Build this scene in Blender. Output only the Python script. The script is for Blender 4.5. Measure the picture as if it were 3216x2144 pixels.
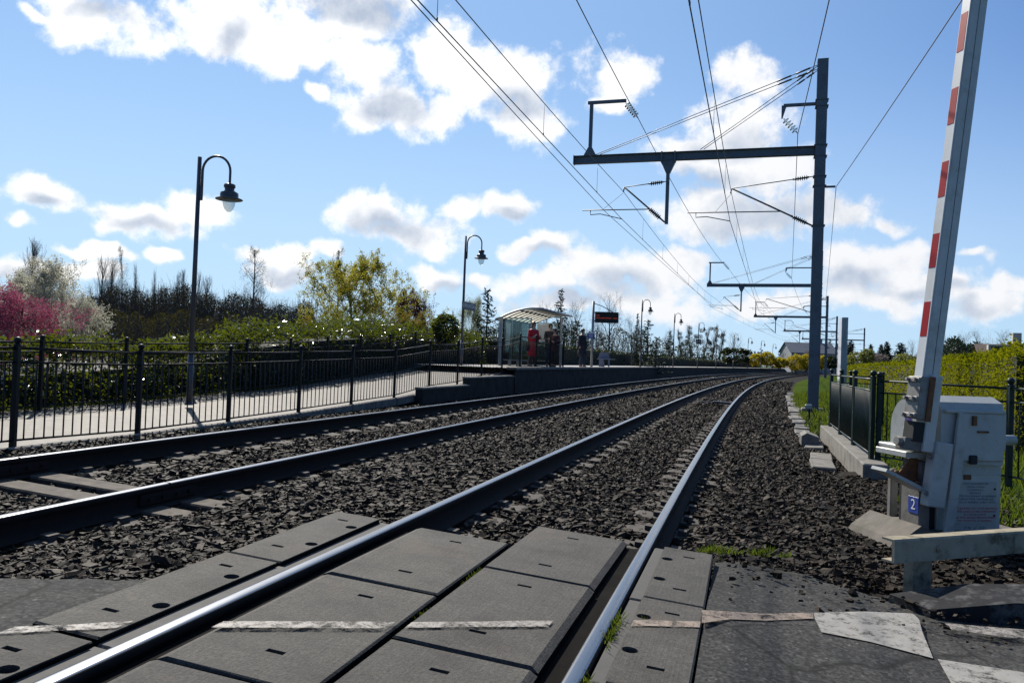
import bpy, math, random
import numpy as np
from mathutils import Vector, Matrix

# ------------------------------------------------------------------ clear
for ob in list(bpy.data.objects): bpy.data.objects.remove(ob, do_unlink=True)
scene = bpy.context.scene
COL = scene.collection
RNG = np.random.default_rng(7)
random.seed(7)
R = math.radians

# ------------------------------------------------------------------ camera
FPX, PITCH, ROLL, CAMH = 2500.0, 0.01928, 0.03712, 1.175
def cam_axes():
    f = Vector((0, math.cos(PITCH), math.sin(PITCH))); r = Vector((1, 0, 0)); u = r.cross(f)
    c, s = math.cos(ROLL), math.sin(ROLL)
    return c*r + s*u, -s*r + c*u, f
CR, CU, CF = cam_axes()
cam_data = bpy.data.cameras.new('camera')
cam_data.sensor_fit = 'HORIZONTAL'; cam_data.sensor_width = 36.0
cam_data.lens = FPX/3216.0*36.0
cam_data.clip_start = 0.05; cam_data.clip_end = 6000
cam = bpy.data.objects.new('camera', cam_data); COL.objects.link(cam)
m = Matrix((CR, CU, -CF)).transposed().to_4x4(); m.translation = (0, 0, CAMH)
cam.matrix_world = m
scene.camera = cam

# ------------------------------------------------------------------ light
SUN_AZ, SUN_EL = R(-25), R(41)          # azimuth from +Y, negative = to the left
SUN_DIR = Vector((math.sin(SUN_AZ)*math.cos(SUN_EL), math.cos(SUN_AZ)*math.cos(SUN_EL), math.sin(SUN_EL)))
SUN_STRENGTH, SKY_STRENGTH, EXPOSURE = 5.0, 0.056, 0.45
sun_data = bpy.data.lights.new('sun', 'SUN'); sun_data.energy = SUN_STRENGTH
sun_data.angle = R(0.53); sun_data.color = (1.0, 0.94, 0.84)
sun = bpy.data.objects.new('sun', sun_data); COL.objects.link(sun)
sun.rotation_euler = (-SUN_DIR).to_track_quat('-Z', 'Y').to_euler(); sun.location = (0, 0, 60)
scene.view_settings.view_transform = 'Standard'; scene.view_settings.look = 'None'
scene.view_settings.exposure = EXPOSURE; scene.view_settings.gamma = 1.0
scene.view_settings.use_curve_mapping = False
scene.render.engine = 'CYCLES'
try:
    scene.cycles.max_bounces = 5; scene.cycles.transparent_max_bounces = 12
    scene.cycles.caustics_reflective = False; scene.cycles.caustics_refractive = False
    scene.cycles.use_denoising = True
except Exception: pass

# ------------------------------------------------------------------ sky with cumulus clouds
world = bpy.data.worlds.new('World'); scene.world = world; world.use_nodes = True
WN, WL = world.node_tree.nodes, world.node_tree.links
WN.clear()
def wn(t, **k):
    n = WN.new(t)
    for a, v in k.items(): setattr(n, a, v)
    return n
def wmath(op, a, b=None, c=None, clamp=False):
    n = wn('ShaderNodeMath', operation=op, use_clamp=clamp)
    for i, v in enumerate((a, b, c)):
        if v is None: continue
        if isinstance(v, (int, float)): n.inputs[i].default_value = v
        else: WL.new(v, n.inputs[i])
    return n.outputs[0]
def wvec(op, a, b=None, c=None):
    n = wn('ShaderNodeVectorMath', operation=op)
    for i, v in enumerate((a, b, c)):
        if v is None: continue
        if isinstance(v, tuple): n.inputs[i].default_value = v
        else: WL.new(v, n.inputs[i])
    return n.outputs['Value'] if op in ('LENGTH', 'DOT_PRODUCT') else n.outputs[0]
def smooth(x, a, b):
    n = wn('ShaderNodeMapRange', interpolation_type='SMOOTHSTEP')
    WL.new(x, n.inputs[0]); n.inputs[1].default_value = a; n.inputs[2].default_value = b
    return n.outputs[0]
def wnoise(vec, scale, detail, rough=0.55, dist=0.0):
    n = wn('ShaderNodeTexNoise'); n.noise_dimensions = '3D'
    WL.new(vec, n.inputs['Vector']); n.inputs['Scale'].default_value = scale
    n.inputs['Detail'].default_value = detail; n.inputs['Roughness'].default_value = rough
    n.inputs['Distortion'].default_value = dist
    return n.outputs[0]
def wmix(fac, a, b):
    n = wn('ShaderNodeMix', data_type='RGBA')
    if isinstance(fac, float): n.inputs[0].default_value = fac
    else: WL.new(fac, n.inputs[0])
    for i, v in ((6, a), (7, b)):
        if isinstance(v, tuple): n.inputs[i].default_value = v
        else: WL.new(v, n.inputs[i])
    return n.outputs[2]
def ray_of(x, y):                       # direction of a point of the photograph (0..3216, 0..2144)
    return CF + (x-1608)/FPX*CR - (y-1072)/FPX*CU
def azel(x, y):
    d = ray_of(x, y).normalized()
    return math.atan2(d.x, d.y), math.asin(d.z)

sky = wn('ShaderNodeTexSky', sky_type='NISHITA'); sky.sun_disc = False
sky.sun_elevation = SUN_EL; sky.sun_rotation = SUN_AZ
sky.air_density = 1.0; sky.dust_density = 0.0; sky.ozone_density = 2.5; sky.altitude = 60
tc = wn('ShaderNodeTexCoord')
gen = tc.outputs['Generated']
nrm = wvec('NORMALIZE', gen)
sep = wn('ShaderNodeSeparateXYZ'); WL.new(nrm, sep.inputs[0])
az = wmath('ARCTAN2', sep.outputs[0], sep.outputs[1]); el = wmath('ARCSINE', sep.outputs[2])
comb = wn('ShaderNodeCombineXYZ'); WL.new(az, comb.inputs[0]); WL.new(el, comb.inputs[1])
pos = comb.outputs[0]
# domain warp so that outlines billow
wn1 = wn('ShaderNodeTexNoise'); WL.new(nrm, wn1.inputs['Vector']); wn1.inputs['Scale'].default_value = 11; wn1.inputs['Detail'].default_value = 2.5
wn1.inputs['Roughness'].default_value = 0.62
warp = wvec('SUBTRACT', wn1.outputs['Color'], (0.5, 0.5, 0.5))
posw = wvec('MULTIPLY_ADD', warp, (0.12, 0.075, 0.0), pos)
def blobs(lst, src):
    out = None
    for (x, y, rx, ry) in lst:
        a, e = azel(x*1.3673, y*1.3673)
        k = 1.3673/FPX*1.0
        sx, sy = 1/(rx*k*math.cos(e)), 1/(ry*k)
        v = wvec('MULTIPLY_ADD', src, (sx, sy, 0.0), (-a*sx, -e*sy, 0.0))
        l = wvec('LENGTH', v)
        out = l if out is None else wmath('MINIMUM', out, l)
    return out
CLOUDS = [(200,35,165,62),(330,75,95,55),(60,15,60,25),(520,55,160,85),(620,110,115,68),(800,35,215,75),(700,90,100,70),
 (860,165,115,85),(880,245,155,75),(1000,270,90,52),(1000,130,100,80),(1095,185,115,70),(1185,190,135,75),(1200,270,130,62),
 (1400,180,95,75),(1390,250,60,40),(1740,185,100,62),(1700,285,145,72),(1625,350,120,60),(1760,400,140,70),(1710,490,190,70),
 (1900,490,90,38),(2020,505,48,22),(110,450,115,36),(25,503,46,22),(320,500,155,42),(455,480,80,45),(880,495,125,68),
 (970,535,165,52),(1070,490,80,50),(1165,490,65,50),(210,575,75,20),(365,582,52,18),(640,585,90,30),(740,585,60,25),
 (670,635,80,40),(1250,575,75,42),(1185,590,60,25),(1000,635,75,32),(1090,635,55,20),(1380,620,125,52),(1500,620,125,58),
 (1240,650,100,40),(1450,690,170,50),(1565,600,70,45),(1310,700,150,30),(1990,625,100,65),(2065,600,90,50),(2105,650,110,45),
 (2250,690,130,50),(2010,700,140,35),(2235,600,42,18),(45,620,75,28),(190,630,75,32),(1750,690,120,40),(2330,650,60,30),(780,660,60,25),(740,200,35,25)]
DARK = [(520,85,55,38),(820,20,150,45),(895,245,95,48),(1205,235,80,42),(240,25,90,28),(910,530,120,42),(1240,600,70,20),
 (1770,505,160,55),(1640,420,90,40),(1700,330,80,35),(1430,650,90,38),(1960,655,85,32),(340,512,100,20),(120,462,60,16),
 (1180,505,40,25),(2240,710,80,22),(660,640,60,30),(1040,655,70,18),(1300,690,120,22),(2120,665,70,18),(60,635,60,16)]
fine = wnoise(nrm, 20, 9, 0.63)
finer = wmath('MULTIPLY', wmath('SUBTRACT', fine, 0.5), 2.2)
dens = wmath('SUBTRACT', wmath('ADD', finer, 1.0), blobs(CLOUDS, posw))
# the same kind of clouds everywhere the photograph does not reach
big = wnoise(nrm, 3.3, 4, 0.56)
gdens = wmath('MULTIPLY', wmath('SUBTRACT', wmath('ADD', big, wmath('MULTIPLY', finer, 0.06)), 0.63), 5.0)
inview = wmath('MULTIPLY', smooth(wmath('ABSOLUTE', az), 0.85, 0.62), smooth(el, 0.62, 0.43))
cov_in = smooth(dens, -0.06, 0.54); cov_out = smooth(gdens, 0.0, 0.35)
cov = wmath('ADD', wmath('MULTIPLY', cov_in, inview), wmath('MULTIPLY', cov_out, wmath('SUBTRACT', 1.0, inview)))
darkb = smooth(wmath('ADD', blobs(DARK, posw), wmath('MULTIPLY', finer, 0.22)), 1.40, 0.25)
dark_out = smooth(gdens, 0.5, 1.3)
darkm = wmath('ADD', wmath('MULTIPLY', darkb, inview), wmath('MULTIPLY', dark_out, wmath('SUBTRACT', 1.0, inview)))
# self shading of the billows: compare density with density a little towards the sun
sh = wnoise(wvec('ADD', nrm, (SUN_DIR.x*0.012, SUN_DIR.y*0.012, 0.016)), 20, 4, 0.63)
relief = wmath('MULTIPLY', wmath('SUBTRACT', sh, fine), 1.1)
shade = wmath('ADD', wmath('MULTIPLY', darkm, 0.85), relief, clamp=True)
sunny = wvec('DOT_PRODUCT', nrm, tuple(SUN_DIR))
glow = smooth(sunny, 0.62, 1.0)
WHITE, GREY = (12.5, 12.6, 12.9, 1), (6.6, 7.6, 9.3, 1)
bright = wmix(glow, WHITE, (16.5, 16.4, 16.2, 1))
cloudc = wmix(shade, bright, GREY)
hz = smooth(el, 0.42, 0.03)
side = wvec('DOT_PRODUCT', nrm, (math.sin(SUN_AZ), math.cos(SUN_AZ), 0.0))
skyc = wmix(wmath('MULTIPLY', hz, wmath('ADD', wmath('MULTIPLY', smooth(side, -0.2, 0.8), 0.75), 0.12)), sky.outputs[0], (15.5, 11.2, 8.6, 1))
skyc = wmix(wmath('MULTIPLY', smooth(sunny, 0.35, 1.0), 0.50), skyc, (15.2, 11.9, 9.2, 1))
tintn = wn('ShaderNodeMix', data_type='RGBA', blend_type='MULTIPLY'); tintn.inputs[0].default_value = 1.0; WL.new(skyc, tintn.inputs[6]); tintn.inputs[7].default_value = (0.50, 0.92, 1.50, 1)
final = wmix(wmath('MULTIPLY', cov, 0.97), tintn.outputs[2], cloudc)
bg = wn('ShaderNodeBackground'); WL.new(final, bg.inputs[0]); bg.inputs[1].default_value = SKY_STRENGTH
wo = wn('ShaderNodeOutputWorld'); WL.new(bg.outputs[0], wo.inputs[0])
try: world.cycles.sampling_method = 'MANUAL'; world.cycles.sample_map_resolution = 512
except Exception: pass
# ------------------------------------------------------------------ helpers
def prop(o, label=None, cat=None, group=None, kind=None):
    if label: o['label'] = label
    if cat: o['category'] = cat
    if group: o['group'] = group
    if kind: o['kind'] = kind
    return o
def link(name, data, parent=None, loc=None, rot=None):
    o = bpy.data.objects.new(name, data); COL.objects.link(o)
    if loc is not None: o.location = loc
    if rot is not None: o.rotation_euler = rot
    if parent is not None: o.parent = parent
    return o
def empty(name, loc=(0, 0, 0), rz=0.0, label=None, cat=None, group=None):
    o = link(name, None, None, loc, (0, 0, rz)); o.empty_display_size = 0.2
    return prop(o, label, cat, group)
def fast_mesh(name, verts, faces, mats=(), smooth_=False, attr=None, midx=None):
    verts = np.asarray(verts, np.float32); faces = np.asarray(faces, np.int32)
    me = bpy.data.meshes.new(name); n, k = faces.shape
    me.vertices.add(len(verts)); me.vertices.foreach_set('co', verts.ravel())
    me.loops.add(n*k); me.loops.foreach_set('vertex_index', faces.ravel())
    me.polygons.add(n); me.polygons.foreach_set('loop_start', np.arange(0, n*k, k, dtype=np.int32))
    try: me.polygons.foreach_set('loop_total', np.full(n, k, np.int32))
    except Exception: pass
    me.polygons.foreach_set('use_smooth', np.full(n, bool(smooth_)))
    for mt in mats: me.materials.append(mt)
    if midx is not None: me.polygons.foreach_set('material_index', np.asarray(midx, np.int32))
    if attr is not None:
        a = me.attributes.new('tone', 'FLOAT', 'FACE'); a.data.foreach_set('value', np.asarray(attr, np.float32))
    me.update(calc_edges=True); me.validate()
    return me
class MB:
    """collects shapes into one mesh"""
    def __init__(self): self.v = []; self.f = []; self.m = []; self.s = []
    def add(self, vs, fs, mi=0, sm=False):
        b = len(self.v); self.v += [tuple(x) for x in vs]
        for f in fs: self.f.append(tuple(i+b for i in f)); self.m.append(mi); self.s.append(sm)
        return self
    def box(self, c, d, rot=None, mi=0, bev=0.0):
        hx, hy, hz = d[0]/2, d[1]/2, d[2]/2
        if bev <= 0:
            vs = [Vector((x, y, z)) for z in (-hz, hz) for y in (-hy, hy) for x in (-hx, hx)]
            fs = [(0,2,3,1),(4,5,7,6),(0,1,5,4),(2,6,7,3),(0,4,6,2),(1,3,7,5)]
        else:
            b = min(bev, hx*.9, hy*.9, hz*.9); vs = []; idx = {}
            for sx in (-1,1):
                for sy in (-1,1):
                    for sz in (-1,1):
                        for ax in range(3):
                            q = [sx*(hx-b), sy*(hy-b), sz*(hz-b)]; q[ax] = (sx*hx, sy*hy, sz*hz)[ax]
                            idx[(sx,sy,sz,ax)] = len(vs); vs.append(Vector(q))
            fs = []
            for ax in range(3):
                o1, o2 = [(1,2),(2,0),(0,1)][ax]
                for sg in (-1,1):
                    loop = []
                    for a, b2 in ((-1,-1),(1,-1),(1,1),(-1,1)):
                        k = [0,0,0]; k[ax] = sg; k[o1] = a; k[o2] = b2; loop.append(idx[(k[0],k[1],k[2],ax)])
                    fs.append(tuple(loop if sg > 0 else loop[::-1]))
                for a in (-1,1):
                    for b2 in (-1,1):
                        k1 = [0,0,0]; k2 = [0,0,0]; k1[o1]=k2[o1]=a; k1[o2]=k2[o2]=b2; k1[ax]=-1; k2[ax]=1
                        q = [idx[(*k1,o1)], idx[(*k2,o1)], idx[(*k2,o2)], idx[(*k1,o2)]]
                        fs.append(tuple(q if a*b2 > 0 else q[::-1]))
            for sx in (-1,1):
                for sy in (-1,1):
                    for sz in (-1,1):
                        t = [idx[(sx,sy,sz,0)], idx[(sx,sy,sz,1)], idx[(sx,sy,sz,2)]]
                        fs.append(tuple(t if sx*sy*sz > 0 else t[::-1]))
        M = rot if rot is not None else Matrix.Identity(3)
        c = Vector(c)
        return self.add([M @ v + c for v in vs], fs, mi)
    def tube(self, pts, r, n=8, mi=0, caps=True, sm=True):
        pts = [Vector(p) for p in pts]; rr = r if isinstance(r, (list, tuple)) else [r]*len(pts)
        d0 = (pts[1]-pts[0]).normalized()
        up = Vector((0,0,1)) if abs(d0.z) < .9 else Vector((1,0,0))
        vs = []; a = None
        for i, p in enumerate(pts):
            d = (pts[min(i+1, len(pts)-1)]-pts[max(i-1, 0)]).normalized()
            a = d.cross(up if a is None else a.cross(d)).normalized() if a is None else (a - d*a.dot(d)).normalized()
            b = d.cross(a)
            for k in range(n):
                t = 2*math.pi*k/n + (math.pi/4 if n == 4 else 0)
                vs.append(p + (a*math.cos(t) + b*math.sin(t))*rr[i])
        fs = [(i*n+k, i*n+(k+1) % n, (i+1)*n+(k+1) % n, (i+1)*n+k) for i in range(len(pts)-1) for k in range(n)]
        self.add(vs, fs, mi, sm)
        if caps:
            b = len(self.v)-len(vs)
            self.f += [tuple(b+k for k in range(n))[::-1], tuple(b+(len(pts)-1)*n+k for k in range(n))]; self.m += [mi, mi]; self.s += [False, False]
        return self
    def lathe(self, prof, c=(0,0,0), n=20, mi=0, M=None, sm=True):
        vs = []; c = Vector(c)
        for (r, z) in prof:
            for k in range(n):
                v = Vector((r*math.cos(2*math.pi*k/n), r*math.sin(2*math.pi*k/n), z))
                vs.append((M @ v if M is not None else v) + c)
        fs = [(i*n+k, i*n+(k+1) % n, (i+1)*n+(k+1) % n, (i+1)*n+k) for i in range(len(prof)-1) for k in range(n)]
        return self.add(vs, fs, mi, sm)
    def prism(self, poly, ax, h0, h1, M=None, c=(0,0,0), mi=0):
        """polygon in the plane normal to axis ax, extruded from h0 to h1"""
        def pt(a, b, h): return Vector({'x': (h, a, b), 'y': (a, h, b), 'z': (a, b, h)}[ax])
        n = len(poly); vs = [pt(a, b, h0) for a, b in poly] + [pt(a, b, h1) for a, b in poly]
        c = Vector(c); vs = [(M @ v if M is not None else v) + c for v in vs]
        fs = [tuple(range(n))[::-1], tuple(range(n, 2*n))] + [(i, (i+1) % n, n+(i+1) % n, n+i) for i in range(n)]
        if ax == 'y': fs = [f[::-1] for f in fs]
        return self.add(vs, fs, mi)
    def mesh(self, name, mats):
        me = bpy.data.meshes.new(name); me.from_pydata(self.v, [], self.f)
        for mt in (mats if isinstance(mats, (list, tuple)) else [mats]): me.materials.append(mt)
        me.polygons.foreach_set('material_index', self.m); me.polygons.foreach_set('use_smooth', self.s)
        me.update(); return me
    def build(self, name, mats, parent=None, loc=None, rot=None):
        return link(name, self.mesh(name, mats), parent, loc, rot)
def rot3(rz=0, rx=0, ry=0):
    return Matrix.Rotation(rz, 3, 'Z') @ Matrix.Rotation(ry, 3, 'Y') @ Matrix.Rotation(rx, 3, 'X')
def text_mesh(txt, size, mat_, thick=0.001, align='CENTER'):
    cu = bpy.data.curves.new('lettering', 'FONT'); cu.body = txt; cu.size = size; cu.extrude = thick
    cu.align_x = align; cu.align_y = 'CENTER'; cu.resolution_u = 2
    o = bpy.data.objects.new('lettering', cu); COL.objects.link(o)
    dg = bpy.context.evaluated_depsgraph_get()
    me = bpy.data.meshes.new_from_object(o.evaluated_get(dg)); me.name = 'lettering'
    bpy.data.objects.remove(o); bpy.data.curves.remove(cu)
    me.materials.clear(); me.materials.append(mat_)
    return me

# ------------------------------------------------------------------ materials
def newmat(name):
    mt = bpy.data.materials.new(name); mt.use_nodes = True
    nt = mt.node_tree; nt.nodes.clear()
    out = nt.nodes.new('ShaderNodeOutputMaterial'); b = nt.nodes.new('ShaderNodeBsdfPrincipled')
    nt.links.new(b.outputs[0], out.inputs[0])
    return mt, nt, b, out
def setc(sock, c): sock.default_value = (*c, 1) if len(c) == 3 else c
def nz(nt, scale, detail=4, rough=.55, vec=None, dist=0):
    n = nt.nodes.new('ShaderNodeTexNoise'); n.inputs['Scale'].default_value = scale; n.inputs['Detail'].default_value = detail
    n.inputs['Roughness'].default_value = rough; n.inputs['Distortion'].default_value = dist
    if vec is not None: nt.links.new(vec, n.inputs['Vector'])
    return n.outputs[0]
def ramp(nt, fac, stops):
    n = nt.nodes.new('ShaderNodeValToRGB'); e = n.color_ramp.elements
    while len(e) < len(stops): e.new(.5)
    for q, (pp, c) in zip(e, stops): q.position = pp; q.color = (*c, 1) if len(c) == 3 else c
    nt.links.new(fac, n.inputs[0]); return n.outputs[0]
def mixc(nt, fac, a, b, mode='MIX'):
    n = nt.nodes.new('ShaderNodeMix'); n.data_type = 'RGBA'; n.blend_type = mode
    for i, v in ((0, fac), (6, a), (7, b)):
        if isinstance(v, (int, float)): n.inputs[i].default_value = v
        elif isinstance(v, tuple): setc(n.inputs[i], v)
        else: nt.links.new(v, n.inputs[i])
    return n.outputs[2]
def mth(nt, op, a, b=None, clamp=False):
    n = nt.nodes.new('ShaderNodeMath'); n.operation = op; n.use_clamp = clamp
    for i, v in enumerate((a, b)):
        if v is None: continue
        if isinstance(v, (int, float)): n.inputs[i].default_value = v
        else: nt.links.new(v, n.inputs[i])
    return n.outputs[0]
def bump(nt, b, h, strength=.3, dist=.01):
    n = nt.nodes.new('ShaderNodeBump'); n.inputs['Strength'].default_value = strength; n.inputs['Distance'].default_value = dist
    nt.links.new(h, n.inputs['Height']); nt.links.new(n.outputs[0], b.inputs['Normal'])
def coords(nt, kind='Object', sc=None):
    t = nt.nodes.new('ShaderNodeTexCoord').outputs[kind]
    if sc:
        mp = nt.nodes.new('ShaderNodeMapping'); mp.inputs['Scale'].default_value = sc; nt.links.new(t, mp.inputs[0]); t = mp.outputs[0]
    return t
def geopos(nt): return nt.nodes.new('ShaderNodeNewGeometry').outputs['Position']
def objrand(nt): return nt.nodes.new('ShaderNodeObjectInfo').outputs['Random']
def plain(name, c1, c2=None, scale=6, rough=.6, metal=0., bmp=.15, bscale=60, spec=.5, world_=True, rvar=.12, dirt=None, dirt_amt=.5, dscale=3):
    mt, nt, b, out = newmat(name)
    v = geopos(nt) if world_ else coords(nt)
    c2 = c2 or tuple(x*.75 for x in c1)
    n1 = nz(nt, scale, 5, .6, v)
    col = ramp(nt, n1, [(.3, c1), (.72, c2)])
    if dirt:
        n2 = nz(nt, dscale, 6, .7, v)
        col = mixc(nt, mth(nt, 'MULTIPLY', ramp(nt, n2, [(.5, (0,0,0)), (.68, (1,1,1))]), dirt_amt), col, dirt)
    nt.links.new(col, b.inputs['Base Color'])
    rr = nt.nodes.new('ShaderNodeMapRange'); nt.links.new(n1, rr.inputs[0]); rr.inputs[3].default_value = max(0, rough-rvar); rr.inputs[4].default_value = min(1, rough+rvar)
    nt.links.new(rr.outputs[0], b.inputs['Roughness'])
    b.inputs['Metallic'].default_value = metal; b.inputs['Specular IOR Level'].default_value = spec
    if bmp > 0: bump(nt, b, nz(nt, bscale, 3, .6, v), bmp, .004)
    return mt
def leafmat(name, c1, c2, trans, rough=.35, tfac=.45, spec=.5):
    mt, nt, b, out = newmat(name)
    a = nt.nodes.new('ShaderNodeAttribute'); a.attribute_name = 'tone'
    col = ramp(nt, a.outputs['Fac'], [(0., c1), (1., c2)])
    nt.links.new(col, b.inputs['Base Color']); b.inputs['Roughness'].default_value = rough; b.inputs['Specular IOR Level'].default_value = spec
    t = nt.nodes.new('ShaderNodeBsdfTranslucent'); nt.links.new(mixc(nt, .6, col, trans), t.inputs[0])
    mx = nt.nodes.new('ShaderNodeMixShader'); mx.inputs[0].default_value = tfac
    nt.links.new(b.outputs[0], mx.inputs[1]); nt.links.new(t.outputs[0], mx.inputs[2]); nt.links.new(mx.outputs[0], out.inputs[0])
    return mt

M = {}
M['fence'] = plain('fence_paint', (.007,.008,.008), (.013,.014,.013), 9, .5, 0, .05, 90, spec=.22)
M['fence_green'] = plain('green_fence_paint', (.006,.016,.014), (.011,.024,.02), 9, .45, 0, .05, 90, spec=.3)
M['lamp'] = plain('lamp_paint', (.045,.048,.055), (.07,.072,.08), 6, .4, 0, .05, 90)
M['mast'] = plain('mast_paint', (.085,.10,.125), (.12,.135,.16), 4, .55, .1, .1, 30, dirt=(.06,.05,.045), dirt_amt=.5)
M['steel_dark'] = plain('galvanised_dark', (.07,.075,.08), (.12,.12,.125), 12, .5, .5, .1, 60)
M['wire'] = plain('wire_metal', (.05,.045,.04), (.08,.07,.06), 3, .5, .6, 0)
M['wire_light'] = plain('dropper_metal', (.10,.09,.075), (.14,.12,.1), 3, .5, .5, 0)
M['rust'] = plain('rust', (.13,.05,.022), (.20,.095,.042), 14, .85, .1, .4, 120, dirt=(.06,.03,.02), dirt_amt=.7, dscale=9)
M['rail_side'] = plain('rail_rust', (.010,.008,.007), (.024,.016,.012), 14, .85, .0, .4, 120, spec=.2)
M['concrete_old'] = plain('old_concrete', (.20,.185,.16), (.13,.12,.105), 5, .9, 0, .5, 60, dirt=(.055,.05,.036), dirt_amt=.75, dscale=4)
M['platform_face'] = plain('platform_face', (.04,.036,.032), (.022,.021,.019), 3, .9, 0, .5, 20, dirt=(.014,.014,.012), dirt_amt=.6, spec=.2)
M['white_paint'] = plain('machine_white', (.40,.41,.385), (.33,.34,.32), 6, .45, 0, .08, 90, dirt=(.22,.19,.14), dirt_amt=.45, dscale=8)
M['arm_white'] = plain('arm_white', (.58,.58,.57), (.52,.52,.51), 5, .35, 0, .03, 90, dirt=(.4,.38,.33), dirt_amt=.35, dscale=5)
M['arm_grey'] = plain('arm_channel_grey', (.36,.365,.34), (.30,.305,.28), 4, .45, 0, .05, 90, dirt=(.25,.22,.15), dirt_amt=.5, dscale=7)
M['red'] = plain('reflective_red', (.30,.004,.012), (.26,.004,.010), 8, .5, 0, .03, 120, spec=.12)
M['arm_side'] = plain('arm_side_dirty_white', (.52,.515,.475), (.45,.445,.41), 4, .45, 0, .05, 90, dirt=(.27,.24,.18), dirt_amt=.5, dscale=7)
M['galv'] = plain('galvanised', (.26,.25,.23), (.17,.165,.15), 10, .55, .3, .15, 70, dirt=(.16,.085,.04), dirt_amt=.6, dscale=9)
M['black'] = plain('black_recess', (.012,.012,.012), (.02,.02,.018), 8, .8, 0, .1, 60)
M['blue'] = plain('blue_plate', (.035,.07,.30), (.03,.06,.26), 6, .4, 0, .03, 60)
M['purple'] = plain('purple_plate', (.08,.05,.22), (.07,.045,.19), 6, .4, 0, .03, 60)
M['ink_white'] = plain('white_ink', (.75,.75,.75), (.7,.7,.7), 8, .5, 0, 0)
M['ink_dark'] = plain('dark_ink', (.07,.09,.12), (.09,.11,.14), 8, .5, 0, 0)
M['ink_red'] = plain('red_ink', (.40,.05,.07), (.36,.05,.07), 8, .5, 0, 0)
M['guard'] = plain('guardrail_old_paint', (.36,.31,.22), (.23,.20,.145), 9, .8, 0, .35, 70, dirt=(.055,.055,.03), dirt_amt=.9, dscale=6, spec=.2)
M['navy'] = plain('navy_sign', (.012,.014,.055), (.016,.018,.065), 6, .4, 0, 0)
M['alu'] = plain('aluminium_post', (.30,.33,.34), (.24,.27,.28), 4, .4, .4, .03, 60)
M['rubber'] = plain('rubber_strip', (.055,.053,.05), (.085,.08,.072), 12, .85, 0, .3, 90)
M['footing'] = plain('footing_concrete', (.15,.13,.105), (.095,.085,.07), 5, .9, 0, .5, 60, dirt=(.05,.05,.03), dirt_amt=.7, dscale=4)
M['asphalt_kerb'] = plain('painted_kerb', (.020,.020,.021), (.013,.013,.014), 14, .9, 0, .5, 80, dirt=(.20,.20,.19), dirt_amt=.5, dscale=7, spec=.2)
M['deck_side'] = plain('deck_side_shade', (.010,.009,.008), (.006,.0055,.005), 9, .95, 0, .3, 60, spec=.05)  # near-black colour stands in for shade on the panel sides
M['wood'] = plain('sleeper_wood', (.075,.058,.042), (.042,.033,.025), 9, .9, 0, .6, 40)
M['sleeper'] = plain('sleeper_concrete', (.075,.063,.05), (.045,.038,.031), 9, .9, 0, .4, 60)
M['bark'] = plain('bark', (.075,.062,.05), (.045,.038,.031), 9, .9, 0, .4, 30)
M['bark_grey'] = plain('bark_grey', (.12,.11,.10), (.07,.064,.06), 9, .9, 0, .4, 30)
M['shelter'] = plain('shelter_metal', (.30,.32,.33), (.24,.26,.27), 5, .4, .3, .03, 60)
M['bench'] = plain('bench_grey', (.20,.205,.24), (.16,.165,.195), 6, .6, 0, .1, 60)
M['cream'] = plain('cream_render', (.44,.40,.34), (.38,.35,.30), 2, .85, 0, .15, 20)
M['slate'] = plain('slate_roof', (.11,.12,.145), (.085,.095,.115), 6, .7, 0, .3, 40)
M['grey_wall'] = plain('grey_wall', (.30,.31,.33), (.25,.26,.28), 3, .85, 0, .15, 20)
M['skin'] = plain('skin', (.46,.27,.19), (.42,.24,.17), 9, .55, 0, 0)
M['hair'] = plain('dark_hair', (.02,.014,.01), (.03,.02,.015), 20, .5, 0, 0)
M['hair_red'] = plain('auburn_hair', (.10,.03,.014), (.06,.02,.01), 20, .5, 0, 0)
M['coat_red'] = plain('red_coat', (.50,.012,.02), (.42,.01,.017), 9, .8, 0, .1, 80)
M['cloth_navy'] = plain('navy_cloth', (.012,.014,.022), (.018,.02,.03), 9, .85, 0, .1, 80)
M['cloth_dark'] = plain('dark_cloth', (.03,.024,.028), (.045,.035,.04), 9, .85, 0, .1, 80)
M['jeans'] = plain('jeans', (.02,.035,.06), (.03,.045,.075), 9, .85, 0, .1, 80)
M['shoe'] = plain('shoe_leather', (.02,.018,.016), (.03,.026,.022), 9, .5, 0, 0)
M['paper'] = plain('poster_paper', (.55,.56,.58), (.42,.45,.50), 7, .5, 0, 0)

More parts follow.
